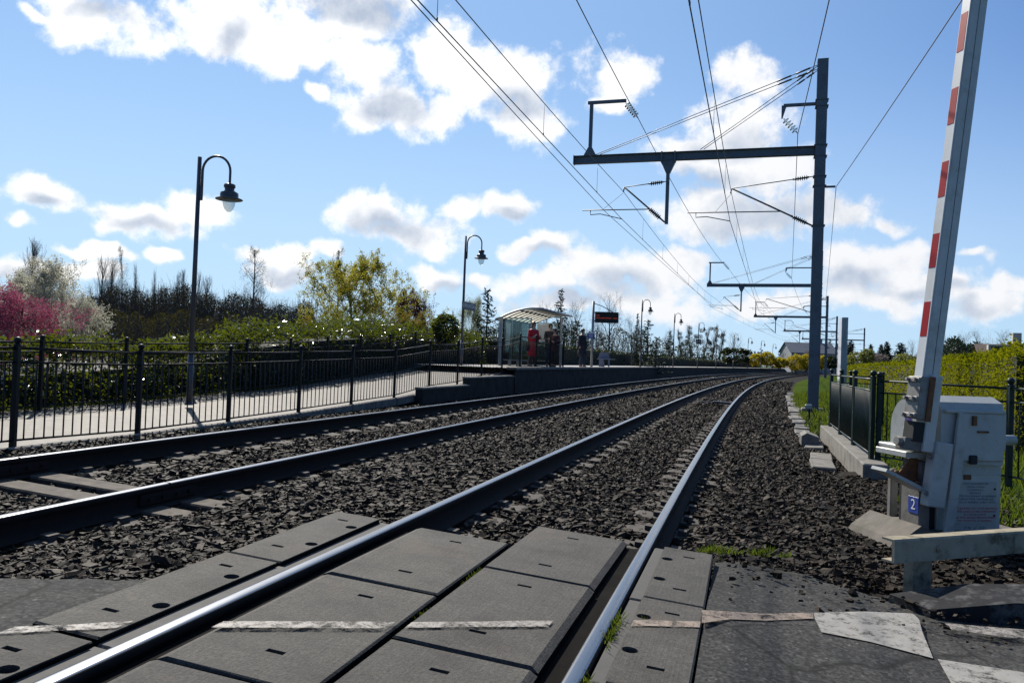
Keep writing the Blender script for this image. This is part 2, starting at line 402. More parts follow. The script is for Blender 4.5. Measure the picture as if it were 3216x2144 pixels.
def glassmat(name, tint, fac=.12, rough=.03):
    mt, nt, b, out = newmat(name)
    nt.nodes.remove(b)
    t = nt.nodes.new('ShaderNodeBsdfTransparent'); setc(t.inputs[0], tint)
    g = nt.nodes.new('ShaderNodeBsdfGlossy'); g.inputs['Roughness'].default_value = rough
    fr = nt.nodes.new('ShaderNodeFresnel'); fr.inputs[0].default_value = 1.5
    mx = nt.nodes.new('ShaderNodeMixShader'); nt.links.new(mth(nt, 'ADD', fr.outputs[0], fac*.2, True), mx.inputs[0])
    nt.links.new(t.outputs[0], mx.inputs[1]); nt.links.new(g.outputs[0], mx.inputs[2]); nt.links.new(mx.outputs[0], out.inputs[0])
    return mt
M['glass'] = glassmat('clear_glass', (.80,.88,.86))
M['glass_ins'] = glassmat('insulator_glass', (.90,.95,.94), 1.6, .12)
def bulbmat():
    mt, nt, b, out = newmat('lamp_bowl')
    t = nt.nodes.new('ShaderNodeBsdfTransparent'); setc(t.inputs[0], (.86,.90,.90))
    b.inputs['Roughness'].default_value = .15; setc(b.inputs['Base Color'], (.62,.66,.68))
    mx = nt.nodes.new('ShaderNodeMixShader'); mx.inputs[0].default_value = .28
    nt.links.new(t.outputs[0], mx.inputs[1]); nt.links.new(b.outputs[0], mx.inputs[2]); nt.links.new(mx.outputs[0], out.inputs[0])
    return mt
M['bowl'] = bulbmat()
def panelmat_translucent():
    mt, nt, b, out = newmat('roof_sheet')
    setc(b.inputs['Base Color'], (.62,.58,.48)); b.inputs['Roughness'].default_value = .4
    t = nt.nodes.new('ShaderNodeBsdfTranslucent'); setc(t.inputs[0], (.85,.80,.66))
    mx = nt.nodes.new('ShaderNodeMixShader'); mx.inputs[0].default_value = .6
    nt.links.new(b.outputs[0], mx.inputs[1]); nt.links.new(t.outputs[0], mx.inputs[2]); nt.links.new(mx.outputs[0], out.inputs[0])
    return mt
M['roof_sheet'] = panelmat_translucent()
def railhead():
    mt, nt, b, out = newmat('rail_head'); v = geopos(nt)
    n = nz(nt, 5, 4, .6, v)
    setc(b.inputs['Base Color'], (.27,.27,.285)); b.inputs['Metallic'].default_value = 1.0
    r = nt.nodes.new('ShaderNodeMapRange'); nt.links.new(n, r.inputs[0]); r.inputs[3].default_value = .22; r.inputs[4].default_value = .28
    nt.links.new(r.outputs[0], b.inputs['Roughness'])
    return mt
M['rail_head'] = railhead()
def led():
    mt, nt, b, out = newmat('led_orange'); setc(b.inputs['Base Color'], (.3,.03,.0)); setc(b.inputs['Emission Color'], (1.0,.10,.02)); b.inputs['Emission Strength'].default_value = .22
    return mt
M['led'] = led()
def ballastmat():
    mt, nt, b, out = newmat('ballast_stone')
    a = nt.nodes.new('ShaderNodeAttribute'); a.attribute_name = 'tone'
    v = geopos(nt)
    col = ramp(nt, a.outputs['Fac'], [(0., (.009,.0065,.004)), (.35, (.022,.016,.0095)), (.55, (.034,.0205,.0125)), (.8, (.048,.037,.023)), (1., (.125,.10,.068))])
    col = mixc(nt, .5, col, ramp(nt, nz(nt, 45, 4, .65, v), [(.3, (.3,.29,.28)), (.7, (1.,.98,.95))]), 'MULTIPLY')
    nt.links.new(col, b.inputs['Base Color']); b.inputs['Roughness'].default_value = .7; b.inputs['Specular IOR Level'].default_value = .15
    bump(nt, b, nz(nt, 160, 3, .6, v), .35, .004)
    return mt
M['ballast'] = ballastmat()
def bedmat():
    mt, nt, b, out = newmat('ballast_bed'); v = geopos(nt)
    vo = nt.nodes.new('ShaderNodeTexVoronoi'); vo.inputs['Scale'].default_value = 17; nt.links.new(v, vo.inputs['Vector'])
    bw = nt.nodes.new('ShaderNodeRGBToBW'); nt.links.new(vo.outputs['Color'], bw.inputs[0])
    col = ramp(nt, bw.outputs[0], [(0., (.007,.0058,.0045)), (.5, (.017,.0135,.010)), (1., (.04,.033,.025))])
    col = mixc(nt, mth(nt, 'MULTIPLY', ramp(nt, vo.outputs['Distance'], [(.3, (0,0,0)), (.75, (1,1,1))]), .8), col, (.02,.018,.016))
    nt.links.new(col, b.inputs['Base Color']); b.inputs['Roughness'].default_value = .95; b.inputs['Specular IOR Level'].default_value = .08
    bump(nt, b, vo.outputs['Distance'], -1.0, .05)
    return mt
M['bed'] = bedmat()
def deckmat(rz):
    mt, nt, b, out = newmat('deck_concrete'); g_ = geopos(nt)
    brush = nz(nt, 1., 4, .65, coords(nt, 'Object', (110, 2.5, 1)))
    blot = nz(nt, 2.6, 7, .7, g_); fine = nz(nt, 75, 5, .75, g_); grit = nz(nt, 240, 2, .6, g_)
    col = ramp(nt, blot, [(.30, (.034,.032,.028)), (.46, (.062,.058,.051)), (.60, (.074,.069,.060)), (.74, (.112,.102,.086))])
    col = mixc(nt, .4, col, ramp(nt, brush, [(.3, (.45,.45,.45)), (.72, (1.3,1.3,1.3))]), 'MULTIPLY')
    col = mixc(nt, .8, col, ramp(nt, fine, [(.32, (.35,.35,.35)), (.52, (1.,1.,1.)), (.70, (1.75,1.72,1.65))]), 'MULTIPLY')
    col = mixc(nt, mth(nt, 'MULTIPLY', ramp(nt, grit, [(.70, (0,0,0)), (.80, (1,1,1))]), .45), col, (.26,.25,.23))
    rn = objrand(nt); col = mixc(nt, .5, col, ramp(nt, rn, [(0, (.72,.72,.74)), (1, (1.25,1.2,1.1))]), 'MULTIPLY')
    rs = nz(nt, 1.5, 5, .65, g_); col = mixc(nt, mth(nt, 'MULTIPLY', ramp(nt, rs, [(.56, (0,0,0)), (.74, (1,1,1))]), .35), col, (.14,.095,.062))
    ty = nz(nt, 1., 5, .65, coords(nt, 'Object', (1.2, 9, 1))); col = mixc(nt, mth(nt, 'MULTIPLY', ramp(nt, ty, [(.5, (0,0,0)), (.66, (1,1,1))]), .4), col, (.03,.028,.025))
    st = nz(nt, 4.5, 5, .7, g_); col = mixc(nt, mth(nt, 'MULTIPLY', ramp(nt, st, [(.58, (0,0,0)), (.70, (1,1,1))]), .45), col, (.035,.033,.03))
    nt.links.new(col, b.inputs['Base Color']); b.inputs['Roughness'].default_value = .82; b.inputs['Specular IOR Level'].default_value = .3
    bump(nt, b, mth(nt, 'ADD', mth(nt, 'MULTIPLY', brush, .5), fine), .7, .006)
    return mt
M['deck'] = deckmat(0)
def asphaltmat():
    mt, nt, b, out = newmat('asphalt'); v = geopos(nt)
    vo = nt.nodes.new('ShaderNodeTexVoronoi'); vo.inputs['Scale'].default_value = 75; nt.links.new(v, vo.inputs['Vector'])
    bw = nt.nodes.new('ShaderNodeRGBToBW'); nt.links.new(vo.outputs['Color'], bw.inputs[0])
    col = ramp(nt, bw.outputs[0], [(0., (.020,.020,.020)), (.55, (.046,.046,.045)), (.9, (.080,.079,.076)), (1., (.18,.175,.165))])
    blot = nz(nt, 1.6, 7, .68, v); col = mixc(nt, .8, col, ramp(nt, blot, [(.3, (.55,.55,.57)), (.7, (1.35,1.3,1.2))]), 'MULTIPLY')
    fine = nz(nt, 45, 4, .7, v); col = mixc(nt, .6, col, ramp(nt, fine, [(.3, (.6,.6,.6)), (.7, (1.35,1.35,1.35))]), 'MULTIPLY')
    crack = nt.nodes.new('ShaderNodeTexVoronoi'); crack.feature = 'DISTANCE_TO_EDGE'; crack.inputs['Scale'].default_value = .8
    nt.links.new(mixc(nt, .14, v, nz(nt, 4, 5, .65, v)), crack.inputs['Vector'])
    ck = ramp(nt, crack.outputs['Distance'], [(.0, (1,1,1)), (.010, (0,0,0))])
    col = mixc(nt, mth(nt, 'MULTIPLY', ck, .75), col, (.008,.008,.007))
    nt.links.new(col, b.inputs['Base Color']); b.inputs['Roughness'].default_value = .92; b.inputs['Specular IOR Level'].default_value = .15
    bump(nt, b, mth(nt, 'SUBTRACT', mth(nt, 'ADD', vo.outputs['Distance'], mth(nt, 'MULTIPLY', fine, -.5)), mth(nt, 'MULTIPLY', ck, -.8)), -.9, .008)
    return mt
M['asphalt'] = asphaltmat()
def paintmat(name, c, wear=.5):
    mt, nt, b, out = newmat(name); v = geopos(nt)
    n = nz(nt, 13, 9, .78, v, .4); n2 = nz(nt, 85, 4, .7, v)
    mask = ramp(nt, mth(nt, 'ADD', mth(nt, 'MULTIPLY', n, .75), mth(nt, 'MULTIPLY', n2, .25)), [(wear-.09, (0,0,0)), (wear+.05, (1,1,1))])
    setc(b.inputs['Base Color'], c); b.inputs['Roughness'].default_value = .65
    col = ramp(nt, nz(nt, 9, 5, .65, v), [(.3, c), (.75, tuple(x*.72 for x in c))]); nt.links.new(col, b.inputs['Base Color'])
    bump(nt, b, n, .5, .004)
    t = nt.nodes.new('ShaderNodeBsdfTransparent'); mx = nt.nodes.new('ShaderNodeMixShader')
    nt.links.new(mask, mx.inputs[0]); nt.links.new(t.outputs[0], mx.inputs[1]); nt.links.new(b.outputs[0], mx.inputs[2]); nt.links.new(mx.outputs[0], out.inputs[0])
    return mt
M['line_paint'] = paintmat('worn_line_paint', (.30,.27,.235), .515)
M['line_paint2'] = paintmat('fresh_line_paint', (.31,.29,.255), .455)
M['line_warm'] = paintmat('warm_line_paint', (.29,.22,.165), .475)
def pathmat():
    mt, nt, b, out = newmat('path_pavers'); v = geopos(nt)
    mp = nt.nodes.new('ShaderNodeMapping'); nt.links.new(v, mp.inputs[0]); mp.inputs['Rotation'].default_value = (0, 0, .29)
    br = nt.nodes.new('ShaderNodeTexBrick'); nt.links.new(mp.outputs[0], br.inputs['Vector']); br.inputs['Scale'].default_value = 2.6
    setc(br.inputs['Color1'], (.185,.165,.14)); setc(br.inputs['Color2'], (.125,.112,.096)); setc(br.inputs['Mortar'], (.05,.045,.038)); br.inputs['Mortar Size'].default_value = .022
    col = mixc(nt, .6, br.outputs[0], ramp(nt, nz(nt, 3, 6, .65, v), [(.3, (.7,.69,.67)), (.7, (1.15,1.13,1.1))]), 'MULTIPLY')
    col = mixc(nt, .4, col, ramp(nt, nz(nt, 90, 3, .6, v), [(.3, (.6,.6,.6)), (.7, (1.2,1.2,1.2))]), 'MULTIPLY')
    nt.links.new(col, b.inputs['Base Color']); b.inputs['Roughness'].default_value = .7; b.inputs['Specular IOR Level'].default_value = .3
    bump(nt, b, mth(nt, 'ADD', br.outputs['Fac'], mth(nt, 'MULTIPLY', nz(nt, 70, 3, .6, v), -.6)), -.4, .006)
    return mt
M['path'] = pathmat()
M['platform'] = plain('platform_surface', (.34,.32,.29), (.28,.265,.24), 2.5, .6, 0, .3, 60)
M['soil'] = plain('soil', (.10,.085,.06), (.06,.05,.035), 3, .95, 0, .6, 20, dirt=(.05,.075,.02), dirt_amt=.8)
def grassground():
    mt, nt, b, out = newmat('meadow'); v = geopos(nt)
    col = ramp(nt, nz(nt, .35, 6, .65, v), [(.3, (.035,.06,.012)), (.5, (.055,.085,.018)), (.75, (.085,.10,.03))])
    col = mixc(nt, .5, col, ramp(nt, nz(nt, 14, 4, .7, v), [(.3, (.45,.45,.4)), (.7, (1.3,1.3,1.1))]), 'MULTIPLY')
    nt.links.new(col, b.inputs['Base Color']); b.inputs['Roughness'].default_value = 1.; b.inputs['Specular IOR Level'].default_value = .0
    bump(nt, b, nz(nt, 25, 4, .7, v), .8, .05)
    return mt
M['meadow'] = grassground()
L = {}
L['laurel'] = leafmat('laurel_leaf', (.003,.009,.002), (.013,.028,.004), (.26,.31,.006), .2, .30, .65)
L['privet'] = leafmat('privet_leaf', (.030,.050,.002), (.17,.19,.006), (.38,.38,.008), .7, .42, .02)
L['hedge_dark'] = leafmat('clipped_hedge_leaf', (.004,.011,.003), (.016,.026,.006), (.08,.11,.01), .4, .22, .3)
L['spring'] = leafmat('spring_leaf', (.15,.148,.018), (.25,.225,.03), (.50,.46,.04), .5, .5, .25)
L['gold'] = leafmat('bronze_gold_leaf', (.09,.07,.008), (.14,.11,.014), (.33,.26,.02), .5, .5, .25)
L['white'] = leafmat('white_blossom', (.34,.33,.24), (.55,.53,.44), (.62,.60,.46), .6, .45, .2)
L['pink'] = leafmat('pink_blossom', (.16,.032,.062), (.29,.075,.125), (.44,.08,.17), .6, .45, .2)
L['plum'] = leafmat('purple_leaf', (.028,.010,.011), (.055,.020,.020), (.09,.02,.022), .5, .4, .25)
L['pine'] = leafmat('pine_needles', (.010,.022,.012), (.022,.04,.02), (.04,.07,.03), .6, .2, .2)
L['willow'] = leafmat('willow_leaf', (.09,.10,.025), (.15,.155,.045), (.33,.34,.07), .5, .5, .2)
L['wood'] = leafmat('woodland_scrub', (.010,.009,.004), (.028,.023,.008), (.045,.038,.008), .8, .3, .1)
L['olive'] = leafmat('olive_scrub', (.012,.013,.004), (.034,.031,.007), (.07,.062,.010), .7, .4, .1)
L['forsythia'] = leafmat('forsythia_bloom', (.26,.20,.012), (.42,.33,.02), (.60,.50,.03), .5, .45, .2)
L['mistletoe'] = leafmat('mistletoe', (.012,.018,.008), (.025,.032,.014), (.05,.06,.02), .6, .2, .2)
L['grass'] = leafmat('grass_blade', (.028,.052,.006), (.07,.10,.012), (.19,.25,.018), .5, .45, .2)
L['dry'] = leafmat('blossom_far', (.16,.13,.12), (.24,.21,.19), (.3,.25,.22), .7, .4, .1)
# ------------------------------------------------------------------ the line of the railway
X0, PSI, K0, K1, K2 = -1.38136, 0.28312, 0.0008, 0.01188e-3, -0.01012e-5
DTRK, GAU = 3.731, 1.505
CANT1, CANT2, Z2 = 0.102, 0.089, 0.096
_S = np.arange(-60, 420, 0.1)
_sc = np.clip(_S, 0, 168)
_TH = PSI + K0*_sc + K1*_sc**2/2 + K2*_sc**3/3
_XC = np.concatenate([[0], np.cumsum(np.sin((_TH[1:]+_TH[:-1])/2)*0.1)]); _YC = np.concatenate([[0], np.cumsum(np.cos((_TH[1:]+_TH[:-1])/2)*0.1)])
_i0 = int(round(60.5/0.1)); _XC += X0-_XC[_i0]; _YC -= _YC[_i0]
def TH(s): return float(np.interp(s, _S, _TH))
def P(s, off, z=0.0):
    t = np.interp(s, _S, _TH); return Vector((float(np.interp(s, _S, _XC)+off*np.cos(t)), float(np.interp(s, _S, _YC)-off*np.sin(t)), z))
def PA(s, off, z):                      # vectorised
    t = np.interp(s, _S, _TH)
    return np.stack([np.interp(s, _S, _XC)+off*np.cos(t), np.interp(s, _S, _YC)-off*np.sin(t), np.broadcast_to(z, np.shape(s)).astype(float)], -1)
def SO(x, y):                           # plan position -> (s, off)
    d = (_XC-x)**2+(_YC-y)**2; i = int(d.argmin())
    return float(_S[i]), float((x-_XC[i])*np.cos(_TH[i])-(y-_YC[i])*np.sin(_TH[i]))
def zplane(off): return CANT1*(.7525-off)/GAU        # plane of the near track
def zplane2(off): return Z2 + CANT2*(.7525-(off+DTRK))/GAU
BOFF = np.array([-7.0,-6.15,-5.6,-4.95,-4.48,-2.98,-1.9,-.75,.75,1.4,2.0,2.6,3.2])
BZ = np.array([-.06,-.05,-.045,-.035,-.035,-.135,-.085,-.125,-.228,-.235,-.262,-.29,-.30])
def zbed(off): return np.interp(off, BOFF, BZ)
def zpath(s): return np.interp(s, [-50, 9.5, 13, 17.2, 19, 21, 24.9, 26.5, 27, 400], [0, 0, .05, .17, .26, .37, .60, .80, .81, .82])
def strip(name, ss, offs_, zf, mat_, parent=None):
    ss = np.asarray(ss, float); n, k = len(ss), len(offs_)
    S2, O2 = np.meshgrid(ss, np.asarray(offs_, float), indexing='ij')
    Z = zf(S2, O2)
    v = PA(S2.ravel(), O2.ravel(), Z.ravel())
    f = [(i*k+j, i*k+j+1, (i+1)*k+j+1, (i+1)*k+j) for i in range(n-1) for j in range(k-1)]
    return link(name, fast_mesh(name, v, f, [mat_], True), parent)

# ------------------------------------------------------------------ ground
def disc_ground():
    v = [(-2500, -2500, -.55), (2500, -2500, -.55), (2500, 3500, -.55), (-2500, 3500, -.55)]
    o = link('ground', fast_mesh('ground', v, [(0, 1, 2, 3)], [M['meadow']])); prop(o, kind='structure'); return o
disc_ground()
sfar = np.concatenate([np.arange(-12, 40, 1.0), np.arange(40, 200, 3.0)])
o = strip('verge', sfar, [2.7, 3.3, 5, 8, 14, 24], lambda s, f: np.interp(f, [2.7, 3.3, 5, 24], [-.36, -.22, -.12, -.05]) - .25*np.clip((7-s)/6, 0, 1), M['meadow']); prop(o, kind='structure')
o = strip('garden', sfar, [-9.7, -10.4, -14, -24, -50, -90], lambda s, f: np.where(f > -10, zpath(s)-.03, np.interp(s, [0, 200], [.0, .3])), M['soil']); prop(o, kind='structure')
bed = strip('ballast_bed', np.concatenate([np.arange(-14, 40, .8), np.arange(40, 260, 3.0)]), BOFF, lambda s, f: zbed(f), M['bed']); prop(bed, kind='structure')

# path and ramp up to the platform
spath = np.concatenate([np.arange(-12, 34, .7)])
path = strip('path', spath, [-6.25, -6.9, -7.8, -9.0, -9.85], lambda s, f: zpath(s) + 0*f, M['path']); prop(path, kind='structure')
o = strip('ramp_edge', np.arange(17.9, 27.2, .7), [-5.985, -6.3], lambda s, f: zpath(s)-.006+0*f, M['path'], path)
for a, b in zip(np.arange(-12, 17.6, 1.0), np.arange(-11, 18.6, 1.0)):    # edging kerb along the ballast
    q0, q1 = P(a+.01, -6.16, 0), P(b-.01, -6.16, 0); mid = (q0+q1)/2; mid.z = float(zpath((a+b)/2))-.075
    kb = MB().box((0, 0, 0), (.10, 0.98, .17), bev=.012).build('edging_kerb', M['concrete_old'], path, mid, (math.atan(float(zpath(b)-zpath(a))), 0, -TH((a+b)/2)))

# platform
PEDGE = -DTRK-2.15
PS = np.concatenate([np.arange(25, 60, 1.5), np.arange(60, 183, 3.0)])
plat = strip('platform', PS, [PEDGE+.0, PEDGE-.45, PEDGE-1.5, PEDGE-3.6], lambda s, f: .82+0*f, M['platform']); prop(plat, kind='structure')
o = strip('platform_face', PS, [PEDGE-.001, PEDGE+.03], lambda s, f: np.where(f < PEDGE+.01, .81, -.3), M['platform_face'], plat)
for i, s in enumerate(np.arange(25.05, 60, 1.0)):                         # coping stones on the edge
    q = P(s+.5, PEDGE-.13, .80)
    MB().box((0, 0, 0), (.36, .985, .09), bev=.012).build('coping_stone', M['concrete_old'], plat, q, (0, 0, -TH(s+.5)))
o = strip('coping_run', np.arange(60.1, 183, 3.0), [PEDGE+.05, PEDGE-.31], lambda s, f: .845+0*f, M['concrete_old'], plat); o['kind'] = 'stuff'
# platform end ramp
o = strip('platform_end', [180, 184, 188], [PEDGE, PEDGE-3.6], lambda s, f: np.interp(s, [180, 188], [.815, .0]) + 0*f, M['platform'], plat)
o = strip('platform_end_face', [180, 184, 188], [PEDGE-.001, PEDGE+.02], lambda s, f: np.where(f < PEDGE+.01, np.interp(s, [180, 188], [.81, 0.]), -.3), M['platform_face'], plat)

# stepped retaining wall at the foot of the ramp
wall = empty('retaining_wall', P(18, PEDGE, 0), 0, 'dark stepped concrete retaining wall at the foot of the platform ramp', 'wall')
for s0, s1, zt in ((17.9, 20.95, .34), (20.96, 24.98, .54)):
    q0, q1 = P(s0, PEDGE-.10), P(s1, PEDGE-.10); mid = (q0+q1)/2
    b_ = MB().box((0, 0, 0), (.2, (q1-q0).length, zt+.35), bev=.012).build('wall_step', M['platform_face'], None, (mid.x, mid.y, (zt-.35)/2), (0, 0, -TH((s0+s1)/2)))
    c_ = MB().box((0, 0, 0), (.24, (q1-q0).length, .05), bev=.01).build('coping', M['concrete_old'], None, (mid.x, mid.y, zt+.026), (0, 0, -TH((s0+s1)/2)))
    for w_ in (b_, c_): w_.parent = wall; w_.matrix_parent_inverse = Matrix.Translation(wall.location).inverted()
def reparent(o, root):
    o.parent = root; o.matrix_parent_inverse = (Matrix.Translation(root.location) @ root.rotation_euler.to_matrix().to_4x4()).inverted()

apron = strip('gravel_apron', np.arange(3.5, 12.6, .5), [2.35, 2.6, 3.0, 3.6, 4.6, 6.5], lambda s, f: np.interp(f, [2.35, 2.6, 3.0, 6.5], [-.34, -.20, -.18, -.19]) + 0*s, M['bed']); prop(apron, kind='structure')
# ------------------------------------------------------------------ tracks
RAILP = [(-.075,-.172),(-.075,-.160),(-.018,-.146),(-.009,-.130),(-.009,-.060),(-.020,-.045),(-.036,-.036),(-.0362,-.010),(-.030,-.003),(-.018,0.),
         (.018,0.),(.030,-.003),(.0362,-.010),(.036,-.036),(.020,-.045),(.009,-.060),(.009,-.130),(.018,-.146),(.075,-.160),(.075,-.172)]
HEADF = {8, 9, 10}
def rail_mesh(off, zr, s0, s1):
    ss = np.concatenate([np.arange(s0, 30, .6), np.arange(30, s1, 1.5)]); k = len(RAILP); v = []
    for a, b in RAILP: pass
    O = np.array([a for a, b in RAILP]); Zp = np.array([b for a, b in RAILP])
    S2 = np.repeat(ss, k); O2 = np.tile(O, len(ss))+off; Z3 = np.tile(Zp, len(ss))+zr - np.tile(O, len(ss))*0.066
    v = PA(S2, O2, Z3)
    f = []; mi = []
    for i in range(len(ss)-1):
        for j in range(k):
            j2 = (j+1) % k; f.append((i*k+j, (i+1)*k+j, (i+1)*k+j2, i*k+j2)); mi.append(1 if j in HEADF else 0)
    return fast_mesh('rail', v, f, [M['rail_side'], M['rail_head']], True, None, mi)
def block_mesh():
    mb = MB()
    for sx in (-1, 1):
        mb.prism([(-.34, 0), (-.34, -.12), (.34, -.12), (.34, 0)], 'y', -.145, .145, c=(sx*.7525, 0, 0))
        mb.v = mb.v
    mb.box((0, 0, -.09), (1.0, .05, .06)); return mb
def sleeper_proto():
    mb = MB()
    for sx in (-1, 1):
        poly = [(-.34,-.13), (.34,-.13), (.335,-.012), (.30,0), (-.30,0), (-.335,-.012)]
        mb.prism(poly, 'y', -.14, .14, c=(sx*.7525, 0, 0))
        for sy in (-1, 1): mb.box((sx*.7525+sy*.13, 0, .02), (.07, .09, .035))      # rail clips
    mb.box((0, 0, -.085), (.9, .05, .05), mi=1)
    return mb.mesh('sleeper', [M['sleeper'], M['rail_side']])
def wood_proto():
    mb = MB().box((0, 0, -.065), (2.55, .25, .13), bev=.012)
    return mb.mesh('wooden_sleeper', M['wood'])
SLP, WDP = sleeper_proto(), wood_proto()
def track(offc, cant, z0, label, s_sl, wooden=()):
    root = empty('railway_track', P(0, offc, 0), 0, label, 'railway track', 'tracks of the double line')
    for sg in (-1, 1):
        ob = link('rail', rail_mesh(offc+sg*.7525, z0+(cant if sg < 0 else 0), -12, 250)); reparent(ob, root)
    tilt = math.atan(cant/GAU)
    for s in s_sl:
        w = any(abs(s-q) < .29 for q in wooden)
        q = P(s, offc, z0+cant/2-(.172 if offc < -1 else .180)+random.uniform(-.006, .004))
        if w: continue
        ob = link('sleeper', SLP); ob.matrix_world = Matrix.Translation(q) @ Matrix.Rotation(-TH(s), 4, 'Z') @ Matrix.Rotation(tilt, 4, 'Y'); mw = ob.matrix_world.copy(); ob.parent = root; ob.matrix_parent_inverse = Matrix.Translation(root.location).inverted()
    for s in wooden:
        q = P(s, offc, z0+cant/2-.155)
        ob = link('wooden_sleeper', WDP); ob.matrix_world = Matrix.Translation(q) @ Matrix.Rotation(-TH(s)+random.uniform(-.01, .01), 4, 'Z') @ Matrix.Rotation(tilt, 4, 'Y'); ob.parent = root; ob.matrix_parent_inverse = Matrix.Translation(root.location).inverted()
    return root
trk1 = track(0.0, CANT1, 0.0, 'nearer curving railway track crossing the concrete deck panels', np.arange(.2, 85, .6))
trk2 = track(-DTRK, CANT2, Z2, 'farther curving railway track beside the path and platform', np.arange(1.3, 85, .6)+.02, (5.90, 6.32))
# bolted joint in the right rail of the far track
for off, zr in ((-DTRK+.7525, Z2), (-DTRK-.7525, Z2+CANT2)):
    mb = MB(); base = P(6.12, off, zr)
    for sx in (-1, 1):
        mb.box((sx*.022, 0, -.095), (.022, .62, .085), bev=.006)
        for k in (-.22, -.08, .08, .22): mb.tube([(sx*.03, k, -.095), (sx*.055, k, -.095)], .017, 6)
    mb.box((0, 0, -.003), (.0728, .008, .009), mi=1)
    ob = mb.build('fishplate', [M['rail_side'], M['black']], None, base, (0, 0, -TH(6.12))); reparent(ob, trk2)
# flat track magnet bolted between the rails of the near track
ob = MB().box((0, 0, 0), (.62, .26, .07), bev=.02).box((-.5, 0, -.03), (.4, .12, .03)).build('track_beacon', M['steel_dark'], None, P(27.5, .40, -.045), (0, .05, -TH(27.5)))
prop(ob, 'flat dark metal box fixed between the rails of the near track', 'track beacon')

# ------------------------------------------------------------------ level crossing deck
deck = empty('crossing_deck', P(4.4, 0, .05), 0); prop(deck, kind='structure')
def slab_mesh(w, l, slots, holes, bevL=0., bevR=0., h=.14):
    """top at z=0, x across the track, y along; slots (x,y,dx,dy), holes (x,y,r) are real recesses"""
    mb = MB(); c = .008; x0, x1, y0, y1 = -w/2+c+bevL, w/2-c-bevR, -l/2+c, l/2-c
    cells = [(x-dx/2, x+dx/2, y-dy/2, y+dy/2, None) for x, y, dx, dy in slots] + [(x-r*1.25, x+r*1.25, y-r*1.25, y+r*1.25, r) for x, y, r in holes]
    xs = sorted({x0, x1, *[q for a in cells for q in a[:2]]}); ys = sorted({y0, y1, *[q for a in cells for q in a[2:4]]})
    for xa, xb in zip(xs, xs[1:]):
        for ya, yb in zip(ys, ys[1:]):
            hit = [a for a in cells if a[0]-1e-6 <= xa and xb <= a[1]+1e-6 and a[2]-1e-6 <= ya and yb <= a[3]+1e-6]
            if not hit: mb.add([(xa,ya,0),(xb,ya,0),(xb,yb,0),(xa,yb,0)], [(0,1,2,3)])
    for xa, xb, ya, yb, r in cells:
        d = -.05
        if r is None:
            mb.add([(xa,ya,0),(xb,ya,0),(xb,yb,0),(xa,yb,0),(xa,ya,d),(xb,ya,d),(xb,yb,d),(xa,yb,d)], [(0,4,5,1),(1,5,6,2),(2,6,7,3),(3,7,4,0),(4,7,6,5)][:4]); mb.add([(xa,ya,d),(xb,ya,d),(xb,yb,d),(xa,yb,d)], [(0,1,2,3)], 1)
        else:
            cx, cy = (xa+xb)/2, (ya+yb)/2; n = 16; ring = [(cx+r*math.cos(2*math.pi*k/n), cy+r*math.sin(2*math.pi*k/n)) for k in range(n)]
            cor = [(xb,yb),(xa,yb),(xa,ya),(xb,ya)]
            vs = [(x,y,0) for x,y in ring]+[(x,y,0) for x,y in cor]; fs = []
            for q in range(4):
                for k in range(4): fs.append((n+q, (q*4+k+1) % n, q*4+k))
                fs.append((n+q, n+(q+1) % 4, (q*4+4) % n))
            mb.add(vs, [f[::1] for f in fs])
            mb.add([(x,y,0) for x,y in ring]+[(x,y,d) for x,y in ring], [(k,(k+1)%n,n+(k+1)%n,n+k) for k in range(n)])
            mb.add([(x,y,d) for x,y in ring], [tuple(range(n))], 1)
            mb.lathe([(0.0001,-.030),(r*.35,-.030),(r*.35,-.05)], (cx,cy,0), 8, mi=2)
    # chamfer and skirts
    X0_, X1_, Y0_, Y1_ = -w/2, w/2, -l/2, l/2; zL, zR = (-.016 if bevL else -.008), (-.020 if bevR else -.008)
    mb.add([(x0,y0,0),(x1,y0,0),(x1,y1,0),(x0,y1,0),(X0_,Y0_,zL),(X1_,Y0_,zR),(X1_,Y1_,zR),(X0_,Y1_,zL),(X0_,Y0_,-h),(X1_,Y0_,-h),(X1_,Y1_,-h),(X0_,Y1_,-h)],
           [(0,4,5,1),(1,5,6,2),(2,6,7,3),(3,7,4,0)])
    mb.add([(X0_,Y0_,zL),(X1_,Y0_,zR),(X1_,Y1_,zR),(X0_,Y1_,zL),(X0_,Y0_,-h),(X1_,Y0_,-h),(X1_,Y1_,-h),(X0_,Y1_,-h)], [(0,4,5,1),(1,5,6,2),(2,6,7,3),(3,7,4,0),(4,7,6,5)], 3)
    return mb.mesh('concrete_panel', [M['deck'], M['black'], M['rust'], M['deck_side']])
LP = 1.158; g = .026
ISL = [(0, LP/2-.20, .075, .028), (0, -LP/2+.24, .075, .028)]
mIL = slab_mesh(.605, LP-g, [(.0+.03, y, a, b) for x, y, a, b in ISL], [], bevL=.03)
mIR = slab_mesh(.605, LP-g, [(-.02, y, a, b) for x, y, a, b in ISL], [], bevR=.022)
mLO = slab_mesh(.30, LP-g, [(-.01, y, .07, .028) for x, y, a, b in ISL], [(.11, LP/2-.32, .035), (.11, -LP/2+.38, .035)])
mRO = slab_mesh(.30, LP-g, [(.01, y, .07, .028) for x, y, a, b in ISL], [(-.11, LP/2-.32, .035), (-.11, -LP/2+.38, .035)])
mST = MB().box((0, 0, -.045), (.075, LP-.006, .07), bev=.008).mesh('rubber_strip', M['rubber'])
